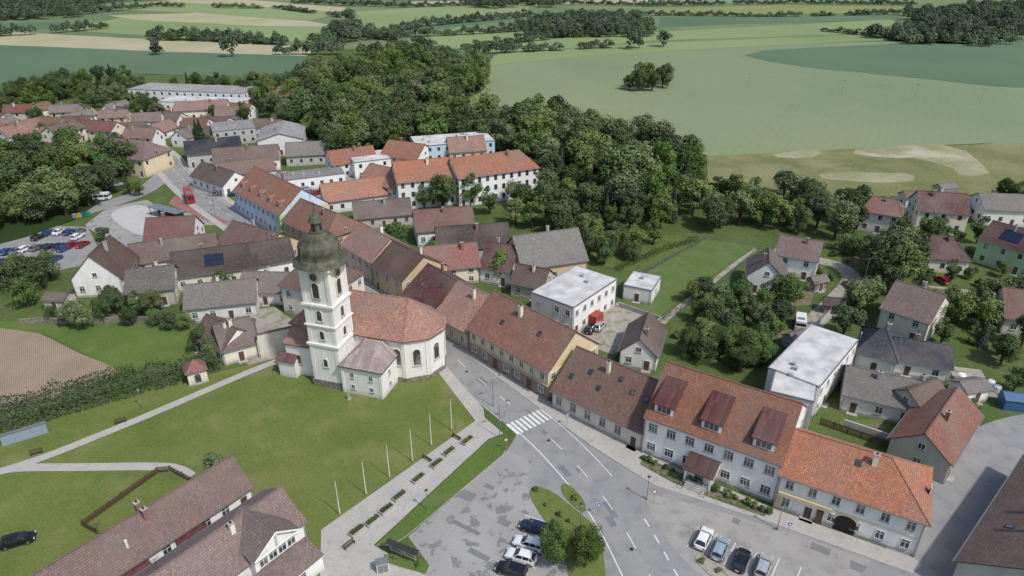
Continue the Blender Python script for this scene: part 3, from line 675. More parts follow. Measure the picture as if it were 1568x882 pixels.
# ---------------------------------------------------------------- church
def archwin(mb,W,t,z,w,h,y=-.03,mat=None,fm=None):
    fm=fm or wl('cream'); n=8; r=w/2
    ar=[(t+r*math.cos(math.pi*i/n),z+h-r+r*math.sin(math.pi*i/n)) for i in range(n+1)]
    mb.poly([W.P(t-r,y,z),W.P(t+r,y,z)]+[W.P(a,y,b) for a,b in ar],mat or glass)
    R2=r+.22; ar2=[(t+R2*math.cos(math.pi*i/n),z+h-r+R2*math.sin(math.pi*i/n)) for i in range(n+1)]
    inn=[(t+r,z)]+ar+[(t-r,z)]; out=[(t+R2,z-.2)]+ar2+[(t-R2,z-.2)]
    for i in range(len(inn)-1):
        mb.poly([W.P(inn[i][0],y-.07,inn[i][1]),W.P(out[i][0],y-.07,out[i][1]),W.P(out[i+1][0],y-.07,out[i+1][1]),W.P(inn[i+1][0],y-.07,inn[i+1][1])],fm)
        mb.poly([W.P(inn[i][0],y-.07,inn[i][1]),W.P(inn[i+1][0],y-.07,inn[i+1][1]),W.P(inn[i+1][0],y,inn[i+1][1]),W.P(inn[i][0],y,inn[i][1])],fm)
        mb.poly([W.P(out[i][0],y-.07,out[i][1]),W.P(out[i+1][0],y-.07,out[i+1][1]),W.P(out[i+1][0],.01,out[i+1][1]),W.P(out[i][0],.01,out[i][1])],fm)
    mb.box(W,t-R2,t+R2,y-.12,.01,z-.35,z-.205,conc)
cf=Fr((-42.5,114.5,0),(.955,-.296,0)); ch=empty('church',cf.P(14,6,0))
foot.append((cf.sub(0,-7),30,21))
w=MB(); r=MB(); d=MB(); cm=wl('church')
fp=[(0,0),(23.5,0),(27.3,2.6),(28.6,6.5),(27.3,10.4),(23.5,13),(0,13)]
EV=9.2
for i in range(len(fp)):
    a=fp[i];b=fp[(i+1)%len(fp)]
    w.poly([cf.P(*a,-.4),cf.P(*b,-.4),cf.P(*b,EV),cf.P(*a,EV)],cm)
    A=cf.P(*a,0);B=cf.P(*b,0); W=Fr(A,B-A); L=(B-A).length
    d.box(W,-.02,L+.02,-.22,.05,EV-.55,EV-.1,cm); d.box(W,0,L,-.14,.05,-.3,1.0,stone)
    d.box(W,0.02,.55,-.12,.03,1.0,EV-.56,cm); d.box(W,L-.55,L-.02,-.121,.03,1.0,EV-.56,cm)
    if i==0: 
        for t in (3.4,22.0): archwin(d,W,t,3.8,1.5,3.4)
    elif i in (1,2,3,4): archwin(d,W,L/2,3.6,1.35,3.4)
    elif i==5:
        for t in (4,9,14,19): archwin(d,W,t,3.8,1.5,3.4)
    else: archwin(d,W,6.5,4,1.5,3)
o=.5; ex=[(-o,-o),(23.7,-o),(27.8,2.3),(29.2,6.5),(27.8,10.7),(23.7,13+o),(-o,13+o)]
R0=cf.P(5.5,6.5,14.6); R1=cf.P(22,6.5,14.6)
E=[cf.P(*p,EV) for p in ex]
om=rf('orange')
r.poly([E[0],E[1],R1,R0],om); r.poly([E[1],E[2],R1],om); r.poly([E[2],E[3],R1],om); r.poly([E[3],E[4],R1],om); r.poly([E[4],E[5],R1],om); r.poly([E[5],E[6],R0,R1],om); r.poly([E[6],E[0],R0],om)
for i in range(7):
    a,b=E[i],E[(i+1)%7]; r.poly([a-Z*.2,b-Z*.2,b,a],wood)
r.poly([e-Z*.2 for e in reversed(E)],wood)
def cap(P,Q,rad=.13): r.cyl(P,Q,rad,rad,6,om)
cap(R0,R1); cap(R0,E[0]); cap(R0,E[6]); cap(R1,E[1]); cap(R1,E[5])
sf=cf.sub(13.6,-6.2); SL,SD,SE=8.2,6.2,6.0
w.box(sf,0,SL,0,SD+.3,-.3,SE,cm)
me=rf('metal_mauve'); q=[sf.P(-.4,-.4,SE),sf.P(SL+.4,-.4,SE),sf.P(SL+.4,SD,SE),sf.P(-.4,SD,SE)]; t0=sf.P(2.4,SD,8.9); t1=sf.P(SL-2.4,SD,8.9); t2=sf.P(2.6,3.2,8.4); t3=sf.P(SL-2.6,3.2,8.4)
r.poly([q[0],q[1],t3,t2],me); r.poly([q[1],q[2],t1,t3],me); r.poly([q[3],q[0],t2,t0],me); r.poly([t2,t3,t1,t0],me)
for a,b in ((q[0],q[1]),(q[1],q[2]),(q[3],q[0])): r.poly([a-Z*.25,b-Z*.25,b,a],wood)
Ws=Fr(sf.P(0,0,0),sf.ex,sf.ey); 
for t in (2.2,6.0): window(d,Ws,t,3.6,.7,1.1,0); window(d,Ws,t,1.2,.7,.9,0)
Wr=Fr(sf.P(SL,0,0),sf.ey,sf.ex*-1); window(d,Wr,3.0,3.6,.7,1.1,0); window(d,Wr,3.0,1.2,.7,.9,0)
for t in (0,SL-.5): d.box(Ws,t,t+.5,-.1,.02,0,5.7,cm)
d.box(Ws,-.12,SL+.12,-.16,.02,5.55,5.9,cm); d.box(Wr,-.02,SD,-.16,.02,5.551,5.901,cm)
pf=cf.sub(.3,-3.6); w.box(pf,0,5.4,0,3.9,-.3,6.8,cm)
r.poly([pf.P(-.3,-.3,6.8),pf.P(5.7,-.3,6.8),pf.P(5.7,3.7,8.9),pf.P(-.3,3.7,8.9)],om); r.poly([pf.P(-.3,-.3,6.6),pf.P(5.7,-.3,6.6),pf.P(5.7,-.3,6.8),pf.P(-.3,-.3,6.8)],wood)
w.poly([pf.P(0,0,6.8),pf.P(0,3.6,6.8),pf.P(0,3.6,8.8)],cm)
archwin(d,Fr(pf.P(0,0,0),pf.ex,pf.ey),2.6,2.6,1.0,2.0)
p2=cf.sub(-.8,-5.0); w.box(p2,0,3.6,0,1.4,-.3,3.4,cm); r.poly([p2.P(-.2,-.3,3.4),p2.P(3.8,-.3,3.4),p2.P(3.8,1.4,4.6),p2.P(-.2,1.4,4.6)],rf('metal_red'))
tf=cf.sub(10.2,-2.6); a=2.9
def sq(z0,z1,h,m=cm): w.box(tf,-h,h,-h,h,z0,z1,m)
sq(-.3,1.4,a+.35,stone); sq(1.4,9.0,a+.12); d.box(tf,-a-.4,a+.4,-a-.4,a+.4,9.0,9.4,cm)
sq(9.4,17.2,a); d.box(tf,-a-.3,a+.3,-a-.3,a+.3,13.1,13.35,cm); d.box(tf,-a-.35,a+.35,-a-.35,a+.35,17.2,17.6,cm); sq(17.6,24.2,a-.1)
d.box(tf,-a-.3,a+.3,-a-.3,a+.3,24.2,24.5,cm); d.box(tf,-a-.6,a+.6,-a-.6,a+.6,24.5,24.9,cm)
for k in range(4):
    T=tf.sub(0,0,0,k*math.pi/2); W=Fr(T.P(-a,-a,0),T.ex,T.ey)
    for z0,z1,pr in ((1.42,8.98,.2),(9.42,13.08,.08),(13.37,17.18,.08),(17.62,24.18,.06)):
        for t in (0.02,2*a-.72): d.box(W,t,t+.7,-pr,.12,z0,z1,cm)
    archwin(d,W,a,18.9,1.3,2.9,y=-.02,mat=plain('louvre',(.05,.045,.04),.8)); archwin(d,W,a,14.3,1.0,2.0); archwin(d,W,a,10.4,.9,1.7); archwin(d,Fr(T.P(-a,-a-.12,0),T.ex,T.ey),a,4.6,.8,1.6)
    cc=T.P(0,-a-.08,23.0); n_=T.ey*-1
    d.cyl(cc,cc+n_*.12,.85,.85,20,plain('clock_face',(.55,.5,.38),.5)); d.cyl(cc+n_*.121,cc+n_*.14,.7,.7,20,plain('clock_dial',(.07,.07,.06),.5))
    for i in range(12):
        t=i*math.pi/6; p=cc+n_*.145+T.ex*(.58*math.cos(t))+Z*(.58*math.sin(t)); d.cyl(p,p+n_*.02,.05,.05,5,plain('gold',(.6,.45,.12),.4,.7))
    for t,l in ((.9,.5),(2.6,.34)): p=cc+n_*.16; d.cyl(p,p+T.ex*(l*math.cos(t))+Z*(l*math.sin(t)),.04,.02,4,plain('gold',(.6,.45,.12),.4,.7))
dome=plain('weathered_dome',(.125,.13,.085),.65,.1,.3,.45,.8,(.06,.058,.045))
prof=[(4.9,24.9),(4.75,25.2),(4.1,25.6),(3.75,26.1),(3.7,26.8),(3.72,27.5),(3.5,28.3),(3.05,29.0),(2.4,29.6),(1.7,30.0),(1.25,30.25),(1.15,30.4)]
r.revolve(tf,prof,16,dome,math.pi/8)
for i in range(8):
    t=i*math.pi/4+math.pi/8
    for j in range(1,len(prof)-2):
        (ra_,za),(rb_,zb)=prof[j],prof[j+1]; r.cyl(tf.P(ra_*math.cos(t),ra_*math.sin(t),za),tf.P(rb_*math.cos(t),rb_*math.sin(t),zb),.09,.09,5,dome)
r.revolve(tf,[(1.35,30.4),(1.35,30.6),(.85,30.65),(.85,32.1),(1.25,32.2),(1.2,32.4),(.95,33.0),(.55,33.5),(.18,33.8),(.08,34.6),(0.01,34.7)],8,dome,math.pi/8)
r.cyl(tf.P(0,0,34.2),tf.P(0,0,35.8),.05,.04,6,darkm); r.box(tf,-.4,.4,-.04,.04,35.2,35.3,darkm)
for i in range(4):
    t=i*math.pi/2; T=tf.sub(0,0,0,t); r.box(T,-.3,.3,-.9,-.7,30.8,31.9,darkm)
w.build('walls',ch); r.build('roof_and_dome',ch); d.build('windows_and_mouldings',ch)
wb=MB()
def wallline(px,h,t,mat,capm=None):
    P=[S(*p) for p in px]
    for i in range(len(P)-1):
        f=Fr(P[i],P[i+1]-P[i]); L=(P[i+1]-P[i]).length; wb.box(f,0,L,-t/2,t/2,-.2,h,mat)
        if capm: wb.box(f,-.02,L+.02,-t/2-.08,t/2+.08,h,h+.12,capm)
wallline([(400,548),(466,532)],5.4,.6,wl('cream'),rf('orange2')); wallline([(466,532),(470,505)],4.6,.6,wl('cream'),rf('orange2')); wallline([(400,548),(392,515)],4.2,.5,wl('cream'),rf('orange2')); wb.build('boundary_wall')
wb=MB(); wallline([(30,497),(70,494),(120,497),(200,492),(300,497)],1.3,.5,stone); wb.build('stone_wall')
wb=MB(); wallline([(948,470),(1012,492),(940,548)],1.2,.2,conc); wb.build('garden_wall')
wb=MB(); wallline([(1290,655),(1395,690)],1.8,.25,wl('dirty')); wallline([(1410,700),(1400,720)],1.8,.25,wl('dirty')); wb.build('garden_wall')
cf2=Fr(S(291,592),S(320,584)-S(291,592)); cp=empty('wayside_chapel',cf2.P(1.6,1.6,0)); m_=MB(); m_.box(cf2,0,3.3,0,3.2,-.2,2.9,wl('cream')); m_.box(cf2,-.1,3.4,-.1,3.3,-.1,.4,conc)
archwin(m_,Fr(cf2.P(0,0,0),cf2.ex,cf2.ey),1.65,.4,1.1,2.0); archwin(m_,Fr(cf2.P(3.3,0,0),cf2.ey,cf2.ex*-1),1.6,1.0,.7,1.2); m_.build('walls',cp)
m_=MB(); ap=cf2.P(1.65,1.6,4.7); q=[cf2.P(-.4,-.4,2.9),cf2.P(3.7,-.4,2.9),cf2.P(3.7,3.6,2.9),cf2.P(-.4,3.6,2.9)]
for i in range(4): m_.poly([q[i],q[(i+1)%4],ap],rf('red')); m_.poly([q[i]-Z*.15,q[(i+1)%4]-Z*.15,q[(i+1)%4],q[i]],wood)
m_.poly([p-Z*.15 for p in q],wood); m_.cyl(ap-Z*.2,ap+Z*.5,.06,.03,6,darkm); m_.build('roof',cp); foot.append((cf2,3.3,3.3))

# ---------------------------------------------------------------- foliage
def leafmat(name,ca,cb,cc,trans=0):
    m,nt,b=newmat(name)
    at=N(nt,'ShaderNodeAttribute',attribute_name='tint'); oi=N(nt,'ShaderNodeObjectInfo')
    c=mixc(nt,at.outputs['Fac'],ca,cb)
    ma=N(nt,'ShaderNodeMath',operation='MULTIPLY'); nt.links.new(oi.outputs['Random'],ma.inputs[0]); ma.inputs[1].default_value=.65
    c=mixc(nt,ma.outputs[0],c,cc)
    c=objvar(nt,c,.72,1.3,.75,1.05)
    nt.links.new(c,b.inputs['Base Color']); b.inputs['Roughness'].default_value=.65; b.inputs['Specular IOR Level'].default_value=.2
    if trans:
        tr=N(nt,'ShaderNodeBsdfTranslucent'); nt.links.new(c,tr.inputs[0])
        mx=N(nt,'ShaderNodeMixShader'); mx.inputs[0].default_value=trans
        nt.links.new(b.outputs[0],mx.inputs[1]); nt.links.new(tr.outputs[0],mx.inputs[2]); nt.links.new(mx.outputs[0],nt.nodes['Material Output'].inputs[0])
    return m
leafN=leafmat('leaves_near',(.04,.08,.016),(.12,.18,.038),(.075,.135,.025),.18)
leafA=leafmat('leaves_deciduous',(.036,.072,.018),(.115,.170,.042),(.070,.125,.028))
leafB=leafmat('leaves_light',(.07,.11,.026),(.18,.225,.065),(.10,.155,.04))
leafD=leafmat('leaves_dark',(.026,.055,.016),(.078,.120,.032),(.048,.083,.023))
leafC=leafmat('needles',(.014,.036,.015),(.04,.072,.028),(.035,.058,.025))
leafF=leafmat('leaves_distant_hazed',(.045,.075,.038),(.085,.125,.058),(.06,.098,.046))  # paler, bluer greens put aerial haze into the leaf colour
bark=plain('bark',(.10,.075,.05),.95,0,.1,.4,4)
class Leaf:
    def __init__(s): s.v=[];s.f=[];s.t=[]
    def quad(s,c,n,sz,tint,rr):
        n=n.normalized(); a=n.orthogonal().normalized(); b=n.cross(a); th=rr.random()*6.28
        u=(a*math.cos(th)+b*math.sin(th)); w=n.cross(u); k=len(s.v)
        l=sz*.5; m=l*rr.uniform(.55,.9)
        for p in (c-u*l,c-w*m*rr.uniform(.6,1.2),c+u*l,c+w*m): s.v.append((p.x,p.y,p.z))
        s.f.append((k,k+1,k+2,k+3)); s.t.append(tint)
def rdir(rr):
    z=rr.uniform(-1,1); t=rr.random()*6.283; q=math.sqrt(1-z*z); return Vector((q*math.cos(t),q*math.sin(t),z))
def finish(name,lf,mb,leafm):
    nb=len(mb.v); me=bpy.data.meshes.new(name)
    me.from_pydata(mb.v+lf.v,[],mb.f+[tuple(i+nb for i in f) for f in lf.f])
    me.materials.append(bark); me.materials.append(leafm)
    me.polygons.foreach_set('material_index',[0]*len(mb.f)+[1]*len(lf.f))
    at=me.attributes.new('tint','FLOAT','FACE'); at.data.foreach_set('value',[0.0]*len(mb.f)+lf.t); me.update(); return me
def tree_mesh(name,seed,h,r,th,nc,nl,ls,leafm,trunk=True,cr0=.26,cr1=.42):
    rr=random.Random(seed); lf=Leaf(); mb=MB()
    cz=th+(h-th)*.5; rz=(h-th)*.5; cl=[]
    for i in range(nc):
        d=rdir(rr); k=rr.uniform(.4,.8); c=Vector((d.x*r*k,d.y*r*k,cz+d.z*rz*k)); 
        cl.append((c,r*rr.uniform(cr0,cr1),rr.random()))
    cl.append((Vector((0,0,cz)),r*.55,.1))
    for i in range(nl):
        c,cr,tt=cl[rr.randrange(len(cl))]; d=rdir(rr)
        if d.z<-.35 and rr.random()<.6: d.z=-d.z
        p=c+d*cr*rr.uniform(.7,1.12)
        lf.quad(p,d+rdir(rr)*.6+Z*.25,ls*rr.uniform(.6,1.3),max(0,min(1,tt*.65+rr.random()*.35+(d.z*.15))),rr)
    if trunk:
        tr=h*.022+.06
        mb.cyl((0,0,-.2),(rr.uniform(-.2,.2),rr.uniform(-.2,.2),th+.5),tr*1.5,tr,7,bark,False)
        mb.cyl((0,0,th+.3),(0,0,cz+rz*.4),tr,tr*.3,6,bark,False)
        for c,cr,_ in cl[:min(9,nc)]: mb.cyl((0,0,th+rr.uniform(0,.3)*rz),c,tr*.5,tr*.15,4,bark,False)
    return finish(name,lf,mb,leafm)
def conifer_mesh(name,seed,h,r,nl,ls):
    rr=random.Random(seed); lf=Leaf(); mb=MB(); mb.cyl((0,0,-.2),(0,0,h*.95),h*.02,.03,6,bark,False)
    for i in range(nl):
        q=rr.random()**.7; z=h*(1-q*.93); lay=(z*1.3)%1; rad=r*q*(.62+.45*(1-lay)); t=rr.random()*6.28
        k=math.sqrt(rr.uniform(.25,1)); p=Vector((math.cos(t)*rad*k,math.sin(t)*rad*k,z-rad*k*.3))
        lf.quad(p,Vector((math.cos(t)*.6,math.sin(t)*.6,.9))+rdir(rr)*.45,ls*rr.uniform(.6,1.2),rr.random(),rr)
    return finish(name,lf,mb,leafC)
NEAR=[tree_mesh('near_crown_%d'%i,100+i,10,4.2,1.8,30,10000,.36,leafN) for i in range(3)]
MID=[tree_mesh('mid_crown_%d'%i,i,13,R.uniform(4.4,6.0),1.8,R.randint(18,30),3200,.64,(leafA,leafB,leafD,leafA)[i%4],True,.20,.38) for i in range(8)]
FAR=[tree_mesh('far_crown_%d'%i,50+i,12,5.6,.5,10,420,1.7,leafF,False) for i in range(4)]
GROVE=[]
for g in range(3):
    rr=random.Random(300+g); lf=Leaf()
    for k in range(8):
        cx,cy=rr.uniform(-12,12),rr.uniform(-12,12); hh=rr.uniform(7,12); t0=rr.random()
        for i in range(280):
            d_=rdir(rr); 
            if d_.z<-.2: d_.z*=-1
            q=rr.uniform(.8,1.1)+.15*math.sin(d_.x*5+k)*math.cos(d_.y*6); lf.quad(Vector((cx+d_.x*4.8*q,cy+d_.y*4.8*q,hh*.5+d_.z*hh*.5*q)),d_+rdir(rr)*.5+Z*.3,1.6*rr.uniform(.7,1.3),max(0,min(1,t0*.6+rr.random()*.4)),rr)
    GROVE.append(finish('grove_crowns_%d'%g,lf,MB(),leafF))
HEDGEROW=[]
for g in range(3):   # field hedgerow: 24 m of joined crowns and bushes
    rr=random.Random(500+g); lf=Leaf()
    for k in range(9):
        cx,cy=-12+k*3+rr.uniform(-1,1),rr.uniform(-1.5,1.5); hh=rr.uniform(3,8.5); wd=rr.uniform(2,3.6); t0=rr.random()
        for i in range(120):
            d_=rdir(rr)
            if d_.z<-.2: d_.z*=-1
            q=rr.uniform(.8,1.15); lf.quad(Vector((cx+d_.x*wd*q,cy+d_.y*wd*q,hh*.45+d_.z*hh*.5*q)),d_+rdir(rr)*.5+Z*.3,1.4*rr.uniform(.7,1.3),max(0,min(1,t0*.6+rr.random()*.4)),rr)
    HEDGEROW.append(finish('hedgerow_crowns_%d'%g,lf,MB(),leafF))
SHR=[tree_mesh('shrub_crown_%d'%i,70+i,3,1.9,.0,12,1300,.34,leafB if i%2 else leafA,False) for i in range(4)]
CON=[conifer_mesh('conifer_crown_%d'%i,80+i,13,3.0+.5*i,2600,.7) for i in range(2)]
def inst(name,me,loc,s,rz=None,parent=None,sz=None):
    o=bpy.data.objects.new(name,me); o.location=loc; o.rotation_euler=(0,0,R.random()*6.28 if rz is None else rz)
    o.scale=(s*R.uniform(.9,1.15),s,sz or s*R.uniform(.88,1.15)); col.objects.link(o)
    if parent: o.parent=parent
    return o
def inside(p,poly):
    x,y=p[0],p[1]; c=False; n=len(poly); j=n-1
    for i in range(n):
        xi,yi=poly[i][0],poly[i][1]; xj,yj=poly[j][0],poly[j][1]
        if (yi>y)!=(yj>y) and x<(xj-xi)*(y-yi)/(yj-yi)+xi: c=not c
        j=i
    return c
def blocked(p,m=1.5):
    for f,L,D in foot:
        q=p-f.o; x=q.dot(f.ex); y=q.dot(f.ey)
        if -m<x<L+m and -m<y<D+m: return True
    for rp in roadpolys:
        if inside(p,rp): return True
    return False
def scatter(px,sp,meshes,h0,h1,nom,name,parent=None,prob=1.0,check=False,m=1.5):
    P=[S(*p) for p in px]; xs=[p.x for p in P]; ys=[p.y for p in P]; n=0
    y=min(ys)
    while y<max(ys):
        x=min(xs)
        while x<max(xs):
            q=Vector((x+R.uniform(-.45,.45)*sp,y+R.uniform(-.45,.45)*sp,0))
            if R.random()<prob and inside(q,P) and not (check and blocked(q,m)):
                h=R.uniform(h0,h1); me=R.choice(meshes)
                s=h/nom; inst(name if not parent else name,me,q,s,parent=parent); n+=1
            x+=sp
        y+=sp
    return n
wl_=empty('woodland',(0,0,0))
FOREST=[(432,180),(445,146),(525,118),(600,106),(690,104),(742,118),(742,136),(695,165),(700,186),(860,203),(910,213),(1000,236),(1080,268),(1080,302),(1000,320),(965,337),(900,322),(850,308),(830,268),(810,244),(700,247),(600,242),(520,247),(495,217),(430,200)]
area('woodland_floor_shaded',FOREST,.25,wood_floor_shaded,2)
MIX=MID+MID+[CON[0]]
cnt=[scatter(FOREST,8.4,MIX,10,18,13,'tree',wl_)]
LEFTW=[(-80,250),(0,250),(110,244),(185,250),(200,287),(170,298),(115,337),(40,364),(-80,395)]
area('woodland_floor_shaded',LEFTW,.25,wood_floor_shaded,1)
cnt.append(scatter(LEFTW,7.5,MID,8,15,13,'tree',wl_))
for pl,pr in (([(60,136),(200,126),(215,150),(60,156)],.8),([(380,132),(425,132),(430,184),(395,179)],.8),([(1000,345),(1020,310),(1090,302),(1165,312),(1172,350),(1130,368),(1080,358)],.85),
    ([(1172,315),(1290,305),(1325,347),(1290,377),(1255,374),(1240,360),(1180,352)],.8),([(1290,302),(1440,300),(1440,314),(1300,324)],.7),([(1440,307),(1568,312),(1700,320),(1700,332),(1490,324)],.6),
    ([(945,140),(965,130),(1030,128),(1036,138),(990,144)],.9),([(760,300),(900,305),(980,330),(960,355),(880,350),(800,345),(755,330)],.85),([(200,134),(430,146),(420,156),(200,146)],.5),([(0,146),(60,136),(60,164),(0,174)],.6)):
    cnt.append(scatter(pl,7.2,MIX,7,13,13,'tree',wl_,pr,check=True,m=2.5))
dl=empty('distant_tree_line',(0,0,0))
def line(px,hs=1.0,prob=.95,step=21):
    n=0; Q=resample([S(*p) for p in px],step)
    for i,q in enumerate(Q):
        a=Q[min(i+1,len(Q)-1)]-Q[max(0,i-1)]
        if R.random()<prob:
            o=bpy.data.objects.new('hedgerow',R.choice(HEDGEROW)); o.location=q; o.rotation_euler=(0,0,math.atan2(a.y,a.x)+(math.pi if R.random()<.5 else 0)); o.scale=(1,R.uniform(.9,1.5),hs*R.uniform(.8,1.2)); col.objects.link(o); o.parent=dl; n+=1
    cnt.append(n)
for px,hs,pr in (([(250,62),(330,64),(440,70)],1.3,1),([(252,60),(332,62),(440,68)],1.3,1),([(-200,56),(0,56),(100,50),(160,44)],1.2,.85),([(-200,30),(0,28),(110,24),(225,12)],1.2,1),([(595,58),(700,54),(820,47)],1.2,1),([(605,50),(640,42),(805,26)],1.1,1),
    ([(450,84),(560,84),(700,88)],1.3,.9),([(755,82),(960,72)],1,.5),([(1345,56),(1400,66),(1525,68)],1.1,1),([(1280,50),(1345,56)],.7,1),([(225,10),(430,14),(530,28)],.8,.8),([(830,58),(990,56)],1.2,1),([(1000,24),(1200,26),(1380,22)],.8,.9),
    ([(660,80),(830,62)],.9,.8),([(460,6),(620,12),(800,6),(1000,10)],1.1,.9),([(1000,10),(1200,6),(1400,8)],1.0,.9),([(550,56),(640,68),(745,94)],.9,.7),([(620,0),(900,-4),(1100,-6),(1400,-4)],1.3,1),([(-200,8),(100,8),(240,0),(400,-6)],1.2,1)):
    line(px,hs,pr)
for pl,sp,pr in (([(812,40),(850,34),(990,30),(1000,44),(990,54),(815,58)],20,1),([(1385,50),(1410,24),(1568,10),(2100,6),(2100,62),(1568,60)],23,.95),([(1350,58),(1400,58),(1525,62),(1515,70),(1400,68)],16,1),
    ([(-300,20),(0,24),(120,18),(110,30),(-300,40)],22,.85),([(-900,-40),(2500,-40),(2500,-26),(1568,-16),(1200,-24),(800,-20),(300,-16),(-900,-10)],45,.7),([(490,55),(545,50),(548,66),(500,76)],18,.7),
    ([(710,4),(850,2),(840,12),(720,14)],22,.9),([(0,6),(200,4),(120,14),(0,18)],22,.8)):
    cnt.append(scatter(pl,sp,GROVE,8,12,11,'tree_group',dl,pr))
for u,v in ((528,54),(535,53),(540,55),(532,33),(539,32),(240,84),(352,88),(1015,72),(975,74),(968,76)): inst('tree',R.choice(FAR),S(u,v),1.1,parent=dl)
hl=MB(); hm=ground('far_hills',(.10,.14,.095),(.14,.185,.12),.002,(.17,.22,.14),.0015,.5,.55,.02,.2)
nx=70; vs=[];fs=[]
for j in range(9):
    for i in range(nx+1):
        x=-7000+14000*i/nx; y=1900+j*650; z=-3+ (j/8)**1.2*150*(.55+.6*noise.noise(Vector((x*.0005,y*.0004,2)))) + (18*noise.noise(Vector((x*.0015,y*.001,0))) if j else -5)
        vs.append((x,y,z))
for j in range(8):
    for i in range(nx): k=j*(nx+1)+i; fs.append((k,k+1,k+nx+2,k+nx+1))
hl.v=vs; hl.f=fs; hl.m=[0]*len(fs); hl.mats=[hm]; hl.build('hills',uv=False)

def T(u,v,h,kind='d',name=None):
    p=S(u,v)
    if kind=='c': inst(name or 'conifer_tree',R.choice(CON),p,h/13)
    elif kind=='n': inst(name or 'deciduous_tree',R.choice(NEAR),p,h/10)
    elif kind=='s': inst(name or 'shrub',R.choice(SHR),p,h/3)
    else: inst(name or 'deciduous_tree',R.choice(MID),p,h/13)
for t in [(848,862,6.2,'n'),(896,868,6.4,'n'),(333,718,3.4,'s'),(607,385,9),(680,322,12.5),(678,318,11),(765,430,8),(665,405,6),(1090,345,10),(1060,330,12),(950,330,14),(975,318,14),(1000,330,14),
          (1350,432,14),(1370,440,13),(1335,425,12),(1390,425,11),(1375,412,11),(1355,415,12),(305,222,11,'c'),(310,218,10,'c'),(380,150,10),(393,148,9,'c'),(470,350,4),(345,450,6),(215,300,6),(200,298,5),
          (1290,515,9),(1150,560,8,'n'),(1130,570,7,'n'),(1165,560,7,'n'),(1500,530,7,'c'),(1520,480,9),(1545,470,9),(1310,475,8),(1190,480,9),(1175,475,8),(1075,458,7),(1060,464,6),(50,440,9),(65,445,8),(80,430,8),(35,435,8),(20,450,8),
          (120,492,6),(130,505,6),(160,495,6),(105,500,5.5),(180,482,6),(200,500,5),(310,540,5.5),(330,550,5.5),(325,560,5),(240,500,5),(260,505,5),(720,315,10),(750,328,9),(790,345,9),(815,350,10),(650,318,9),(1200,300,10),(1240,320,11),(160,370,5),(575,330,6),
          (1330,460,6),(1100,480,7),(1115,490,7),(1500,500,9),(1420,500,7),(1090,500,7),(1070,520,6),(840,345,11),(870,350,12),(900,395,8),(925,405,7),(1010,350,10),(1130,345,11),(890,375,9),(860,362,10),(1230,330,12),(1215,345,10),
          (1050,545,6,'n'),(1075,548,6.5,'n'),(1105,548,7,'n'),(1120,535,7,'n'),(1180,520,7),(1160,505,7),(1140,490,8),(1205,470,8),(1090,530,6,'n'),(1125,475,8),(940,390,7),(1000,375,7),(970,400,6),(1480,640,4),(1530,560,7),(1550,600,6)]:
    T(*t)
def gs(px,sp,h0,h1,prob,kind='tree'):
    if kind=='tree': scatter(px,sp,MID,h0,h1,13,'garden_tree',None,prob,True,1.8)
    else: scatter(px,sp,SHR,h0,h1,3,'garden_shrub',None,prob,True,.8)
gs([(780,345),(900,345),(1010,362),(960,400),(900,402),(850,370),(790,365)],6.2,5,10,.8)
gs([(1030,510),(1140,450),(1230,450),(1225,500),(1160,560),(1060,560)],5.5,4,8.5,.75)
gs([(1030,510),(1140,450),(1230,450),(1225,500),(1160,560),(1060,560)],4.2,1.2,2.7,.5,'s')
gs([(1160,400),(1320,380),(1500,360),(1568,440),(1568,560),(1460,540),(1320,500),(1240,440)],6.5,4,9,.6)
gs([(1160,400),(1320,380),(1500,360),(1568,440),(1568,560),(1460,540),(1320,500),(1240,440)],4.8,1.2,2.8,.4,'s')
gs([(1300,365),(1500,350),(1500,375),(1310,385)],7,5,10,.6)
gs([(85,440),(120,470),(300,470),(300,510),(180,505),(60,495),(0,470),(0,430)],6,4,8,.5)
gs([(640,380),(790,370),(800,440),(760,445),(700,440)],7,3,7,.6)
gs([(0,150),(400,160),(480,210),(300,240),(200,215),(0,245)],9,5,10,.6)
gs([(1480,560),(1568,560),(1568,640),(1500,630)],6,1.5,4,.35)
gs([(880,350),(1010,362),(975,415),(880,395)],6,1.5,3.5,.4,'s')
gs([(1290,655),(1390,665),(1380,685),(1300,672)],3,1,2.4,.4,'s')
gs([(465,210),(620,240),(600,250),(500,240)],8,6,11,.5)
gs([(950,470),(1100,450),(1060,480),(1010,485)],4,1,1.8,.2,'s')
for t in [i/20 for i in range(21)]:
    if R.random()<.85:
        p=S(985,704).lerp(S(1176,787),t); inst('shrub',R.choice(SHR),(p.x,p.y,.15),R.uniform(.25,.45))
for u,v in ((855,790),(870,800),(835,775),(900,830),(885,815),(880,765),(820,752),(1075,862),(1100,876),(605,857),(640,868)):
    p=S(u,v); inst('shrub',R.choice(SHR),(p.x,p.y,.1),R.uniform(.18,.35))
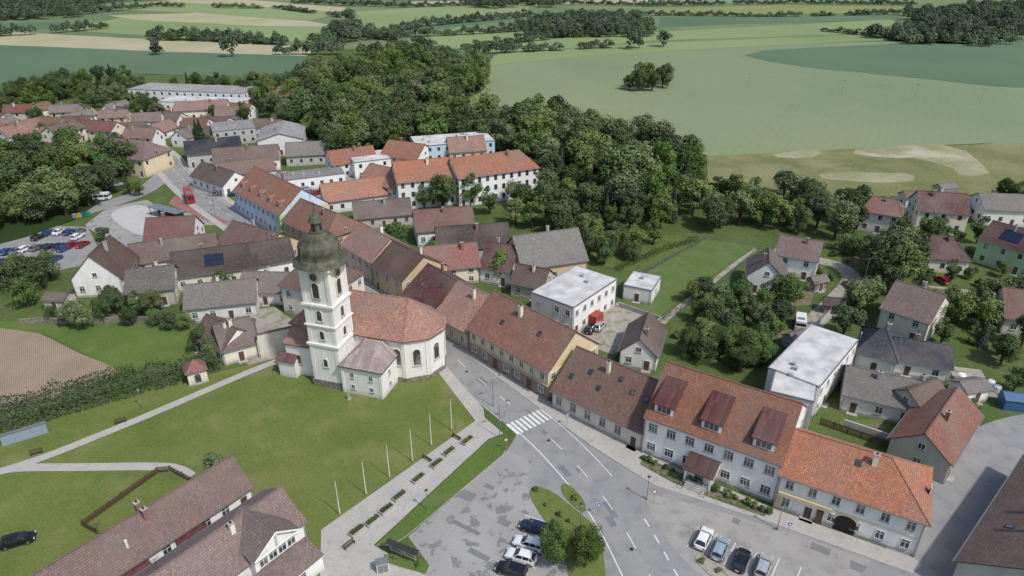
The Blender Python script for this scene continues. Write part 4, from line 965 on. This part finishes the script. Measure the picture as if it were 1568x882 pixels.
def hedge(px,w,h,dens,name='hedge',sz=.34,m=None):
    P=line_px(px,1,.6); lf=Leaf(); rr=random.Random(len(px)+int(px[0][0]))
    for i in range(len(P)-1):
        d=(P[i+1]-P[i]).normalized(); n=Vector((-d.y,d.x,0)); hh=h*(.85+.35*noise.noise(P[i]*.35)+.2*noise.noise(P[i]*1.1)); ww=w*(.9+.35*noise.noise(P[i]*.3+Vector((5,0,0))))
        for k in range(dens):
            s=rr.uniform(-1,1); z=rr.random()
            if rr.random()<.5: p=P[i]+n*(s*ww/2)+Z*hh*(1-.25*s*s)+rdir(rr)*.2; nn=Z+n*s*.5
            else: sg=rr.choice((-1,1)); p=P[i]+n*(sg*ww/2*(1-.12*z))+Z*(hh*z)+rdir(rr)*.2; nn=n*sg+Z*.3
            p=p+d*rr.uniform(-.4,.4); lf.quad(p,nn+rdir(rr)*.6,sz*rr.uniform(.7,1.3),rr.random()*.5+.5*abs(noise.noise(P[i]*.8)),rr)
    me=finish(name,lf,MB(),m or leafD); o=bpy.data.objects.new(name,me); col.objects.link(o)
hedge([(-30,672),(40,650),(130,620),(215,597),(280,578),(340,560)],4.2,4.2,80,sz=.4)
hedge([(-30,640),(40,622),(110,600),(180,580),(215,572)],2.8,2.6,50,m=leafA)
hedge([(1400,700),(1440,690)],1,1.2,30)
hedge([(1045,552),(1090,530),(1095,550),(1060,562)],1.6,1.5,35)
hedge([(1180,560),(1240,520)],1.2,1.5,30)
hedge([(945,415),(1010,385),(1070,368)],1.4,1.6,24)
hedge([(370,520),(345,540)],1,1,25)
hedge([(1310,440),(1395,462),(1490,470)],1.2,1.5,24)
hedge([(1250,382),(1300,378)],1.2,1.6,24)

# ---------------------------------------------------------------- vehicles
rub=plain('tyre_rubber',(.02,.02,.02),.85); hub=plain('wheel_hub',(.4,.4,.42),.3,.8)
cg=plain('car_glass',(.02,.025,.03),.06,0,1,.1,1); red=plain('tail_light',(.35,.01,.01),.3); hlm=plain('head_light',(.7,.72,.75),.15)
CM={}
def car_mesh(cn,c,style=0):
    k=(cn,style)
    if k in CM: return CM[k]
    m,nt,b=newmat('car_paint_'+cn); b.inputs['Base Color'].default_value=(*c,1); b.inputs['Roughness'].default_value=.28; b.inputs['Coat Weight'].default_value=.6; b.inputs['Metallic'].default_value=.25 if cn not in('white',) else 0
    mb=MB(); I=Fr((0,0,0),(1,0,0))
    st=[(-2.15,.70,.42,.62),(-2.08,.80,.30,.88),(-1.8,.86,.24,.98),(-1.2,.89,.22,1.0),(-.3,.90,.22,.97),(.9,.89,.22,.95),(1.25,.88,.22,.90),(1.85,.83,.24,.78),(2.1,.72,.30,.64),(2.18,.60,.38,.52)]
    rings=[]
    for x,w,zb,zt in st:
        rings.append([(x,-w*.93,zb),(x,-w,zb+.18),(x,-w,(zb+zt)/2+.1),(x,-w*.92,zt),(x,-w*.5,zt+.04),(x,w*.5,zt+.04),(x,w*.92,zt),(x,w,(zb+zt)/2+.1),(x,w,zb+.18),(x,w*.93,zb)])
    for i in range(len(rings)-1):
        A,B=rings[i],rings[i+1]
        for j in range(10): mb.poly([A[j],B[j],B[(j+1)%10],A[(j+1)%10]],m)
    mb.poly(rings[0],m); mb.poly(rings[-1][::-1],m)
    rb,rt=(-1.95,-1.55) if style==0 else (-2.02,-1.85); 
    if style==2: rb,rt=-1.55,-.95
    fb,ft=1.05,.25; zt=1.46 if style<3 else 1.6
    B=[(rb,-.80,.97),(fb,-.80,.93),(fb,.80,.93),(rb,.80,.97)]; T_=[(rt,-.60,zt-.03),(ft,-.60,zt-.02),(ft,.60,zt-.02),(rt,.60,zt-.03)]
    mb.poly([B[1],B[2],T_[2],T_[1]],cg); mb.poly([B[3],B[0],T_[0],T_[3]],cg)
    for a,b_ in ((0,1),(3,2)): mb.poly([B[a],B[b_],T_[b_],T_[a]],cg)
    xm=(rt+ft)/2; top=[T_[0],(xm,-.62,zt+.05),T_[1],(ft-.05,0,zt+.05),T_[2],(xm,.62,zt+.05),T_[3],(rt+.05,0,zt+.04)]
    cpt=(xm,0,zt+.09)
    for i in range(8): mb.poly([top[i],top[(i+1)%8],cpt],m)
    for i in range(4): mb.cyl(B[i],T_[i],.055,.045,5,m)
    for sg in (-1,1):
        mb.cyl((-.35,sg*.805,.95),(-.4,sg*.625,zt-.0),.045,.04,4,m); mb.cyl((-1.3,sg*.805,.95),(-1.3,sg*.62,zt-.02),.05,.04,4,m)
        mb.cyl(T_[0 if sg<0 else 3],T_[1 if sg<0 else 2],.045,.045,5,m)
        mb.box(I,.72,.9,sg*.98-.09,sg*.98+.09,.93,1.05,m)
        for x in (-1.32,1.32):
            mb.cyl((x,sg*.70,.32),(x,sg*.915,.32),.33,.33,14,rub); mb.cyl((x,sg*.90,.32),(x,sg*.925,.32),.2,.2,10,hub)
        mb.box(I,2.0,2.15,sg*.62-.14,sg*.62+.14,.54,.68,hlm); mb.box(I,-2.17,-2.05,sg*.66-.13,sg*.66+.13,.62,.82,red)
    mb.box(I,-2.19,-2.1,-.25,.25,.5,.62,white); mb.box(I,2.14,2.2,-.4,.4,.36,.5,darkm); mb.box(I,-1.9,1.9,-.85,.85,.16,.26,darkm)
    o=mb.build('car_'+cn); me=o.data; bpy.data.objects.remove(o); CM[k]=me; return me
CC={'white':(.75,.75,.75),'black':(.012,.013,.016),'navy':(.02,.03,.06),'silver':(.42,.44,.46),'lightblue':(.33,.42,.48),'red':(.30,.02,.02),'grey':(.16,.17,.18),'blue':(.03,.08,.25)}
def car(u,v,ang,cn,style=0,z=.05,flip=False):
    p=S(u,v); o=bpy.data.objects.new('parked_car',car_mesh(cn,CC[cn],style)); o.location=(p.x,p.y,z); o.rotation_euler=(0,0,math.radians(ang)+(math.pi if flip else 0)); col.objects.link(o)
    foot.append((Fr((p.x-2,p.y-1,0),(1,0,0)),4,2))
car(818,812,-20,'navy',0,.05,True); car(809,837,-20,'white',1,.05,True); car(798,857,-20,'white',0,.05,True); car(783,877,-20,'black',1,.05,True)
car(1077,829,58,'white',0,.05); car(1102,845,58,'lightblue',1); car(1134,862,58,'black',0); car(1168,872,58,'silver',1)
car(29,832,25,'black',0,.09); car(376,496,15,'navy',1,.07); car(918,503,60,'silver',0,.09); car(905,507,60,'black',0,.09)
for i,(u,v) in enumerate([(75,359),(92,358),(107,358),(122,357),(40,384),(58,382),(75,381),(92,380),(110,378),(128,377),(8,404),(25,404),(45,402),(70,400),(86,399),(100,383),(12,388),(27,387),(60,366),(120,365)]):
    car(u,v,80+R.uniform(-6,6),R.choice(list(CC)),R.choice((0,1,2)),.06)
for u,v in ((470,292),(485,298),(500,294),(520,290),(355,300),(372,312),(335,298),(180,285),(1440,432),(1300,440)): car(u,v,R.choice((20,80,100)),R.choice(list(CC)),1,.08)
def bigveh(name,u,v,ang,L,W_,H_,cn,c,wz=1.4):
    p=S(u,v); f=Fr(p,(math.cos(math.radians(ang)),math.sin(math.radians(ang)),0)); par=empty(name,p); m=plain('coach_paint_'+cn,c,.35); b=MB()
    x0,x1=-L/2,L/2
    b.box(f,x0,x1,-W_/2,W_/2,.4,wz,m); b.box(f,x0+.1,x1-.25,-W_/2+.05,W_/2-.05,wz,H_-.45,cg); b.box(f,x0+.05,x1-.4,-W_/2+.02,W_/2-.02,H_-.45,H_,m); b.box(f,x0+1,x0+L*.35,-.7,.7,H_,H_+.2,grayp)
    n=int(L/1.5)
    for i in range(n+1):
        x=x0+.1+(L-.4)*i/n
        for y in (-W_/2+.0,W_/2-.08): b.box(f,x,x+.1,y,y+.08,wz,H_-.45,m)
    b.build('body',par); q=MB()
    for x in (x0+L*.2,x1-L*.2):
        for y in (-W_/2,W_/2): q.cyl(f.P(x,y-.12,.45),f.P(x,y+.12,.45),.45,.45,14,rub); q.cyl(f.P(x,y-.13,.45),f.P(x,y+.13,.45),.22,.22,10,hub)
    q.build('wheels',par); q=MB()
    for y in (-.85,.85): q.box(f,x1,x1+.05,y*W_/2.4-.15,y*W_/2.4+.15,.7,.9,hlm); q.box(f,x0-.05,x0,y*W_/2.4-.15,y*W_/2.4+.15,.8,1.0,red)
    q.build('lights',par)
bigveh('bus',291,306,118,10,2.5,3.1,'red',(.38,.02,.02))
bigveh('white_van',158,306,10,5.2,2.0,2.4,'white',(.72,.72,.72),1.2)
bigveh('caravan',1224,500,70,5.0,2.2,2.5,'white',(.72,.72,.72),1.3)

# ---------------------------------------------------------------- street furniture
def pole(name,u,v,h,kind):
    p=S(u,v); b=MB(); b.cyl(p-Z*.1,p+Z*.3,.14,.12,8,grayp); b.cyl(p+Z*.3,p+Z*h,.075,.045,8,white if kind=='flag' else grayp)
    if kind=='flag': b.cyl(p+Z*h,p+Z*(h+.12),.09,.03,8,grayp); b.cyl(p+Vector((.09,0,1)),p+Vector((.07,0,h-.1)),.012,.012,4,darkm)
    elif kind=='lamp':
        q=p+Z*h; e=q+Vector((1.1,.5,.35)); b.cyl(q,e,.045,.035,6,grayp); f=Fr(e,(1.1,.5,0)); b.box(f,-.1,.65,-.16,.16,-.06,.08,grayp); b.box(f,0,.6,-.12,.12,-.09,-.055,hlm)
    elif kind=='wood':
        b.box(Fr(p,(1,.2,0)),-.9,.9,-.06,.06,h-.5,h-.36,wood)
    else:
        b.cyl(p+Z*(h),p+Z*(h+.18),.28,.1,12,darkm); b.cyl(p+Z*(h-.35),p+Z*h,.14,.2,10,hlm)
    b.build(name)
for u,v in ((521,789),(561,758),(597,732),(632,707),(661,683),(692,659)): pole('flagpole',u,v,6.6,'flag')
for u,v,h in ((655,782,4),(888,812,5),(765,671,7),(728,520,8),(755,622,6),(990,765,4.5),(220,627,4.5),(430,395,7),(505,428,7),(330,330,8),(290,318,8),(1190,810,4.5),(250,340,7)): pole('street_lamp',u,v,h,'lamp' if h>5 else 'post')
for u,v in ((1145,135),(1288,145),(1400,152),(1500,160),(1240,478),(1180,392),(1320,440)): pole('utility_pole',u,v,8,'wood')
def sign(u,v,kind,ang):
    p=S(u,v); b=MB(); b.cyl(p,p+Z*2.6,.035,.035,6,grayp); f=Fr(p+Z*2.3,(math.cos(ang),math.sin(ang),0))
    blue=plain('sign_blue',(.02,.12,.45),.4)
    if kind=='sq': b.box(f,-.32,.32,-.07,-.04,-.32,.32,white); b.box(f,-.29,.29,-.085,-.071,-.29,.29,blue); b.poly([f.P(-.2,-.088,-.2),f.P(.2,-.088,-.2),f.P(0,-.088,.2)],white)
    else: b.cyl(f.P(0,-.04,0),f.P(0,-.07,0),.33,.33,18,plain('sign_red',(.5,.02,.02),.4)); b.cyl(f.P(0,-.071,0),f.P(0,-.08,0),.24,.24,18,white)
    b.build('traffic_sign')
for s in ((772,640,'sq',.2),(868,652,'sq',.2),(915,790,'sq',.3),(1000,770,'r',0),(775,690,'r',0),(1205,820,'sq',0)): sign(*s)
def planter(u,v,ang):
    p=S(u,v); f=Fr(p+Z*.13,(math.cos(ang),math.sin(ang),0)); par=empty('flower_planter',p); b=MB()
    b.box(f,-1.2,1.2,-.5,-.4,0,.45,conc); b.box(f,-1.2,1.2,.4,.5,0,.45,conc); b.box(f,-1.2,-1.1,-.399,.399,0,.449,conc); b.box(f,1.1,1.2,-.399,.399,0,.449,conc); b.box(f,-1.1,1.1,-.4,.4,0,.38,wood); b.build('trough',par)
    lf=Leaf(); rr=random.Random(int(u))
    for i in range(260):
        q=f.P(rr.uniform(-1.05,1.05),rr.uniform(-.38,.38),.42+rr.random()*.35); lf.quad(q,Z+rdir(rr),.16,rr.random(),rr)
    me=finish('plants',lf,MB(),leafA); o=bpy.data.objects.new('plants',me); col.objects.link(o); o.parent=par; o.matrix_parent_inverse=Matrix.Translation(-par.location)
dd=(S(745,660)-S(530,825)); an=math.atan2(dd.y,dd.x)
for u,v in ((716,677),(688,694),(669,712),(641,735),(612,762),(592,782),(571,800),(547,815)): planter(u,v,an)
def bench(u,v,ang,z=.1):
    p=S(u,v); f=Fr(p+Z*z,(math.cos(ang),math.sin(ang),0)); par=empty('park_bench',p); b=MB()
    for y in (-.2,-.05,.1): b.box(f,-.9,.9,y,y+.12,.42,.47,wood)
    b.build('seat',par); b=MB()
    for z_ in (.6,.76): b.box(f,-.9,.9,.24,.28,z_,z_+.12,wood)
    b.build('backrest',par); b=MB()
    for x in (-.75,.75): b.box(f,x-.04,x+.04,-.2,-.13,0,.42,darkm); b.box(f,x-.04,x+.04,.22,.28,0,.88,darkm); b.box(f,x-.04,x+.04,-.129,.219,.36,.42,darkm)
    b.build('legs',par)
bench(57,696,.5); bench(186,648,.5); bench(700,672,an+1.57,.14); bench(655,705,an+1.57,.14); bench(536,838,an,.14)
f=Fr(S(598,848),S(632,862)-S(598,848)); b=MB()
for x in (0,2.2,4.4): b.box(f,x-.07,x+.07,-.07,.07,0,2.4,wood)
b.box(f,.1,2.1,-.04,.04,.9,2.0,white); b.box(f,2.3,4.3,-.04,.04,.9,2.0,white); b.box(f,.2,2.0,-.055,-.041,1.0,1.9,plain('poster',(.2,.3,.15),.6,0,.3,.6,3)); b.box(f,2.4,4.2,-.055,-.041,1.0,1.9,plain('poster_b',(.35,.3,.2),.6,0,.3,.6,3))
b.poly([f.P(-.3,-.5,2.35),f.P(4.7,-.5,2.35),f.P(4.7,0,2.7),f.P(-.3,0,2.7)],darkm); b.poly([f.P(-.3,.5,2.35),f.P(4.7,.5,2.35),f.P(4.7,0,2.7),f.P(-.3,0,2.7)],darkm); b.build('information_board')
f=Fr(S(578,880),(.9,.3,0)); b=MB(); b.box(f,0,1.6,0,1.0,0,1.7,white); b.box(f,-.08,1.68,-.08,1.08,1.7,1.8,grayp); b.box(f,.1,.78,-.03,0,.15,1.55,grayp); b.box(f,.82,1.5,-.03,0,.15,1.55,grayp); b.build('utility_cabinet')
f=Fr(S(535,612),(1,0,0)); b=MB(); b.box(f,-.3,.3,-.3,.3,0,.4,conc); b.box(f,-.2,.2,-.15,.15,.4,1.3,conc); b.build('stone_marker')
def fence(name,px,h,mat,panel=True,sp=2.0):
    b=MB(); P=[S(*p) for p in px]
    for i in range(len(P)-1):
        f=Fr(P[i],P[i+1]-P[i]); L=(P[i+1]-P[i]).length; n=max(1,int(L/sp))
        for k in range(n+1): b.box(f,L*k/n-.06,L*k/n+.06,-.06,.06,0,h+.1,mat)
        if panel:
            m=int(L/.22)
            for k in range(m): b.box(f,L*k/m,L*k/m+.15,-.085,-.062,.1,h,mat)
        for z in (.35,h-.2): b.box(f,0,L,-.03,.03,z,z+.08,mat)
    b.build(name)
fence('wooden_fence',[(128,806),(243,724),(262,722),(300,742)],1.2,wood)
fence('wooden_fence',[(128,806),(150,818)],1.2,wood)
fence('wire_fence',[(950,440),(1082,366),(1163,378)],1.3,grayp,False)
fence('wire_fence',[(1010,495),(1100,440),(1165,380)],1.3,grayp,False)
fence('garden_fence',[(1245,505),(1325,430)],1.3,plain('fence_white',(.6,.6,.58),.6),True)
fence('garden_fence',[(1255,650),(1385,695)],1.5,wood,True)
fence('garden_fence',[(1330,430),(1400,452),(1500,462)],1.3,wood,False)
f=Fr(S(5,684),S(57,668)-S(5,684)); b=MB(); b.box(f,0,6.5,0,.35,0,2.1,plain('shed_blue',(.25,.32,.38),.6)); b.box(f,-.1,6.6,-.15,.5,2.1,2.2,grayp); b.build('corrugated_screen')
f=Fr(S(1535,628),S(1568,632)-S(1535,628)); b=MB(); bl=plain('tarp_blue',(.04,.12,.25),.5); b.box(f,0,5,0,3,0,2.2,bl); b.poly([f.P(-.2,-.2,2.2),f.P(5.2,-.2,2.2),f.P(5.2,1.5,3.0),f.P(-.2,1.5,3.0)],bl); b.poly([f.P(-.2,3.2,2.2),f.P(5.2,3.2,2.2),f.P(5.2,1.5,3.0),f.P(-.2,1.5,3.0)],bl); b.poly([f.P(5,0,2.2),f.P(5,3,2.2),f.P(5,1.5,2.95)],bl); b.poly([f.P(0,0,2.2),f.P(0,3,2.2),f.P(0,1.5,2.95)],bl); b.build('garden_shed')
for u,v in ((1470,582),(1490,590),(1515,592),(1525,600),(1480,600)):
    p=S(u,v); b=MB(); s=R.uniform(.6,.9); b.revolve(Fr(p,(1,0,0)),[(s*.8,0),(s,.1),(s,1.2),(s*.7,1.45),(.2,1.5),(.01,1.5)],14,white); b.build('water_tank')
for i,(u,v,c) in enumerate(((118,334,(.5,.4,.02)),(124,333,(.02,.12,.4)),(130,332,(.02,.25,.08)),(112,335,(.3,.3,.3)))):
    f=Fr(S(u,v),(1,0,0)); b=MB(); m=plain('bin_%d'%i,c,.5); b.box(f,0,1.3,0,1,.15,1.2,m); b.box(f,-.05,1.35,-.08,1.05,1.2,1.32,m); b.cyl(f.P(.2,.1,.1),f.P(.2,.9,.1),.1,.1,8,rub); b.cyl(f.P(1.1,.1,.1),f.P(1.1,.9,.1),.1,.1,8,rub); b.build('recycling_container')
f=Fr(S(232,330),S(290,345)-S(232,330)); b=MB()
for x in (0,4,8,12): b.box(f,x-.08,x+.08,-.08,.08,0,2.7,darkm); b.box(f,x-.08,x+.08,2.3,2.46,0,2.7,darkm)
b.box(f,-.5,12.5,-.4,2.8,2.7,2.9,grayp); b.box(f,.1,11.9,2.36,2.4,.3,2.4,cg); b.box(f,1,11,1.8,2.1,.42,.5,wood); b.build('bus_shelter')

# ---------------------------------------------------------------- camera / light
cam=bpy.data.cameras.new('camera'); cam.sensor_width=36; cam.lens=24.0; cam.clip_end=20000; cam.clip_start=.5
co=bpy.data.objects.new('camera',cam); co.location=(0,0,CAMH); co.rotation_euler=(math.radians(63),0,0); col.objects.link(co); scene.camera=co
sd=Vector((.50,-.46,.88)).normalized()
sun=bpy.data.lights.new('sun','SUN'); sun.energy=3.1; sun.angle=math.radians(3); sun.color=(1,.96,.9)
so=bpy.data.objects.new('sun',sun); so.rotation_euler=sd.to_track_quat('Z','Y').to_euler(); so.location=(0,0,200); col.objects.link(so)
w_=bpy.data.worlds.new('World'); scene.world=w_; w_.use_nodes=True; nt=w_.node_tree
sky=nt.nodes.new('ShaderNodeTexSky'); sky.sky_type='NISHITA'; sky.sun_disc=False; sky.sun_elevation=math.asin(sd.z); sky.sun_rotation=math.atan2(sd.x,sd.y); sky.dust_density=2.0
nt.links.new(sky.outputs[0],nt.nodes['Background'].inputs[0]); nt.nodes['Background'].inputs[1].default_value=.15
scene.view_settings.view_transform='Standard'; scene.view_settings.look='None'; scene.view_settings.exposure=0
print('instances',cnt,'objects',len(bpy.data.objects))
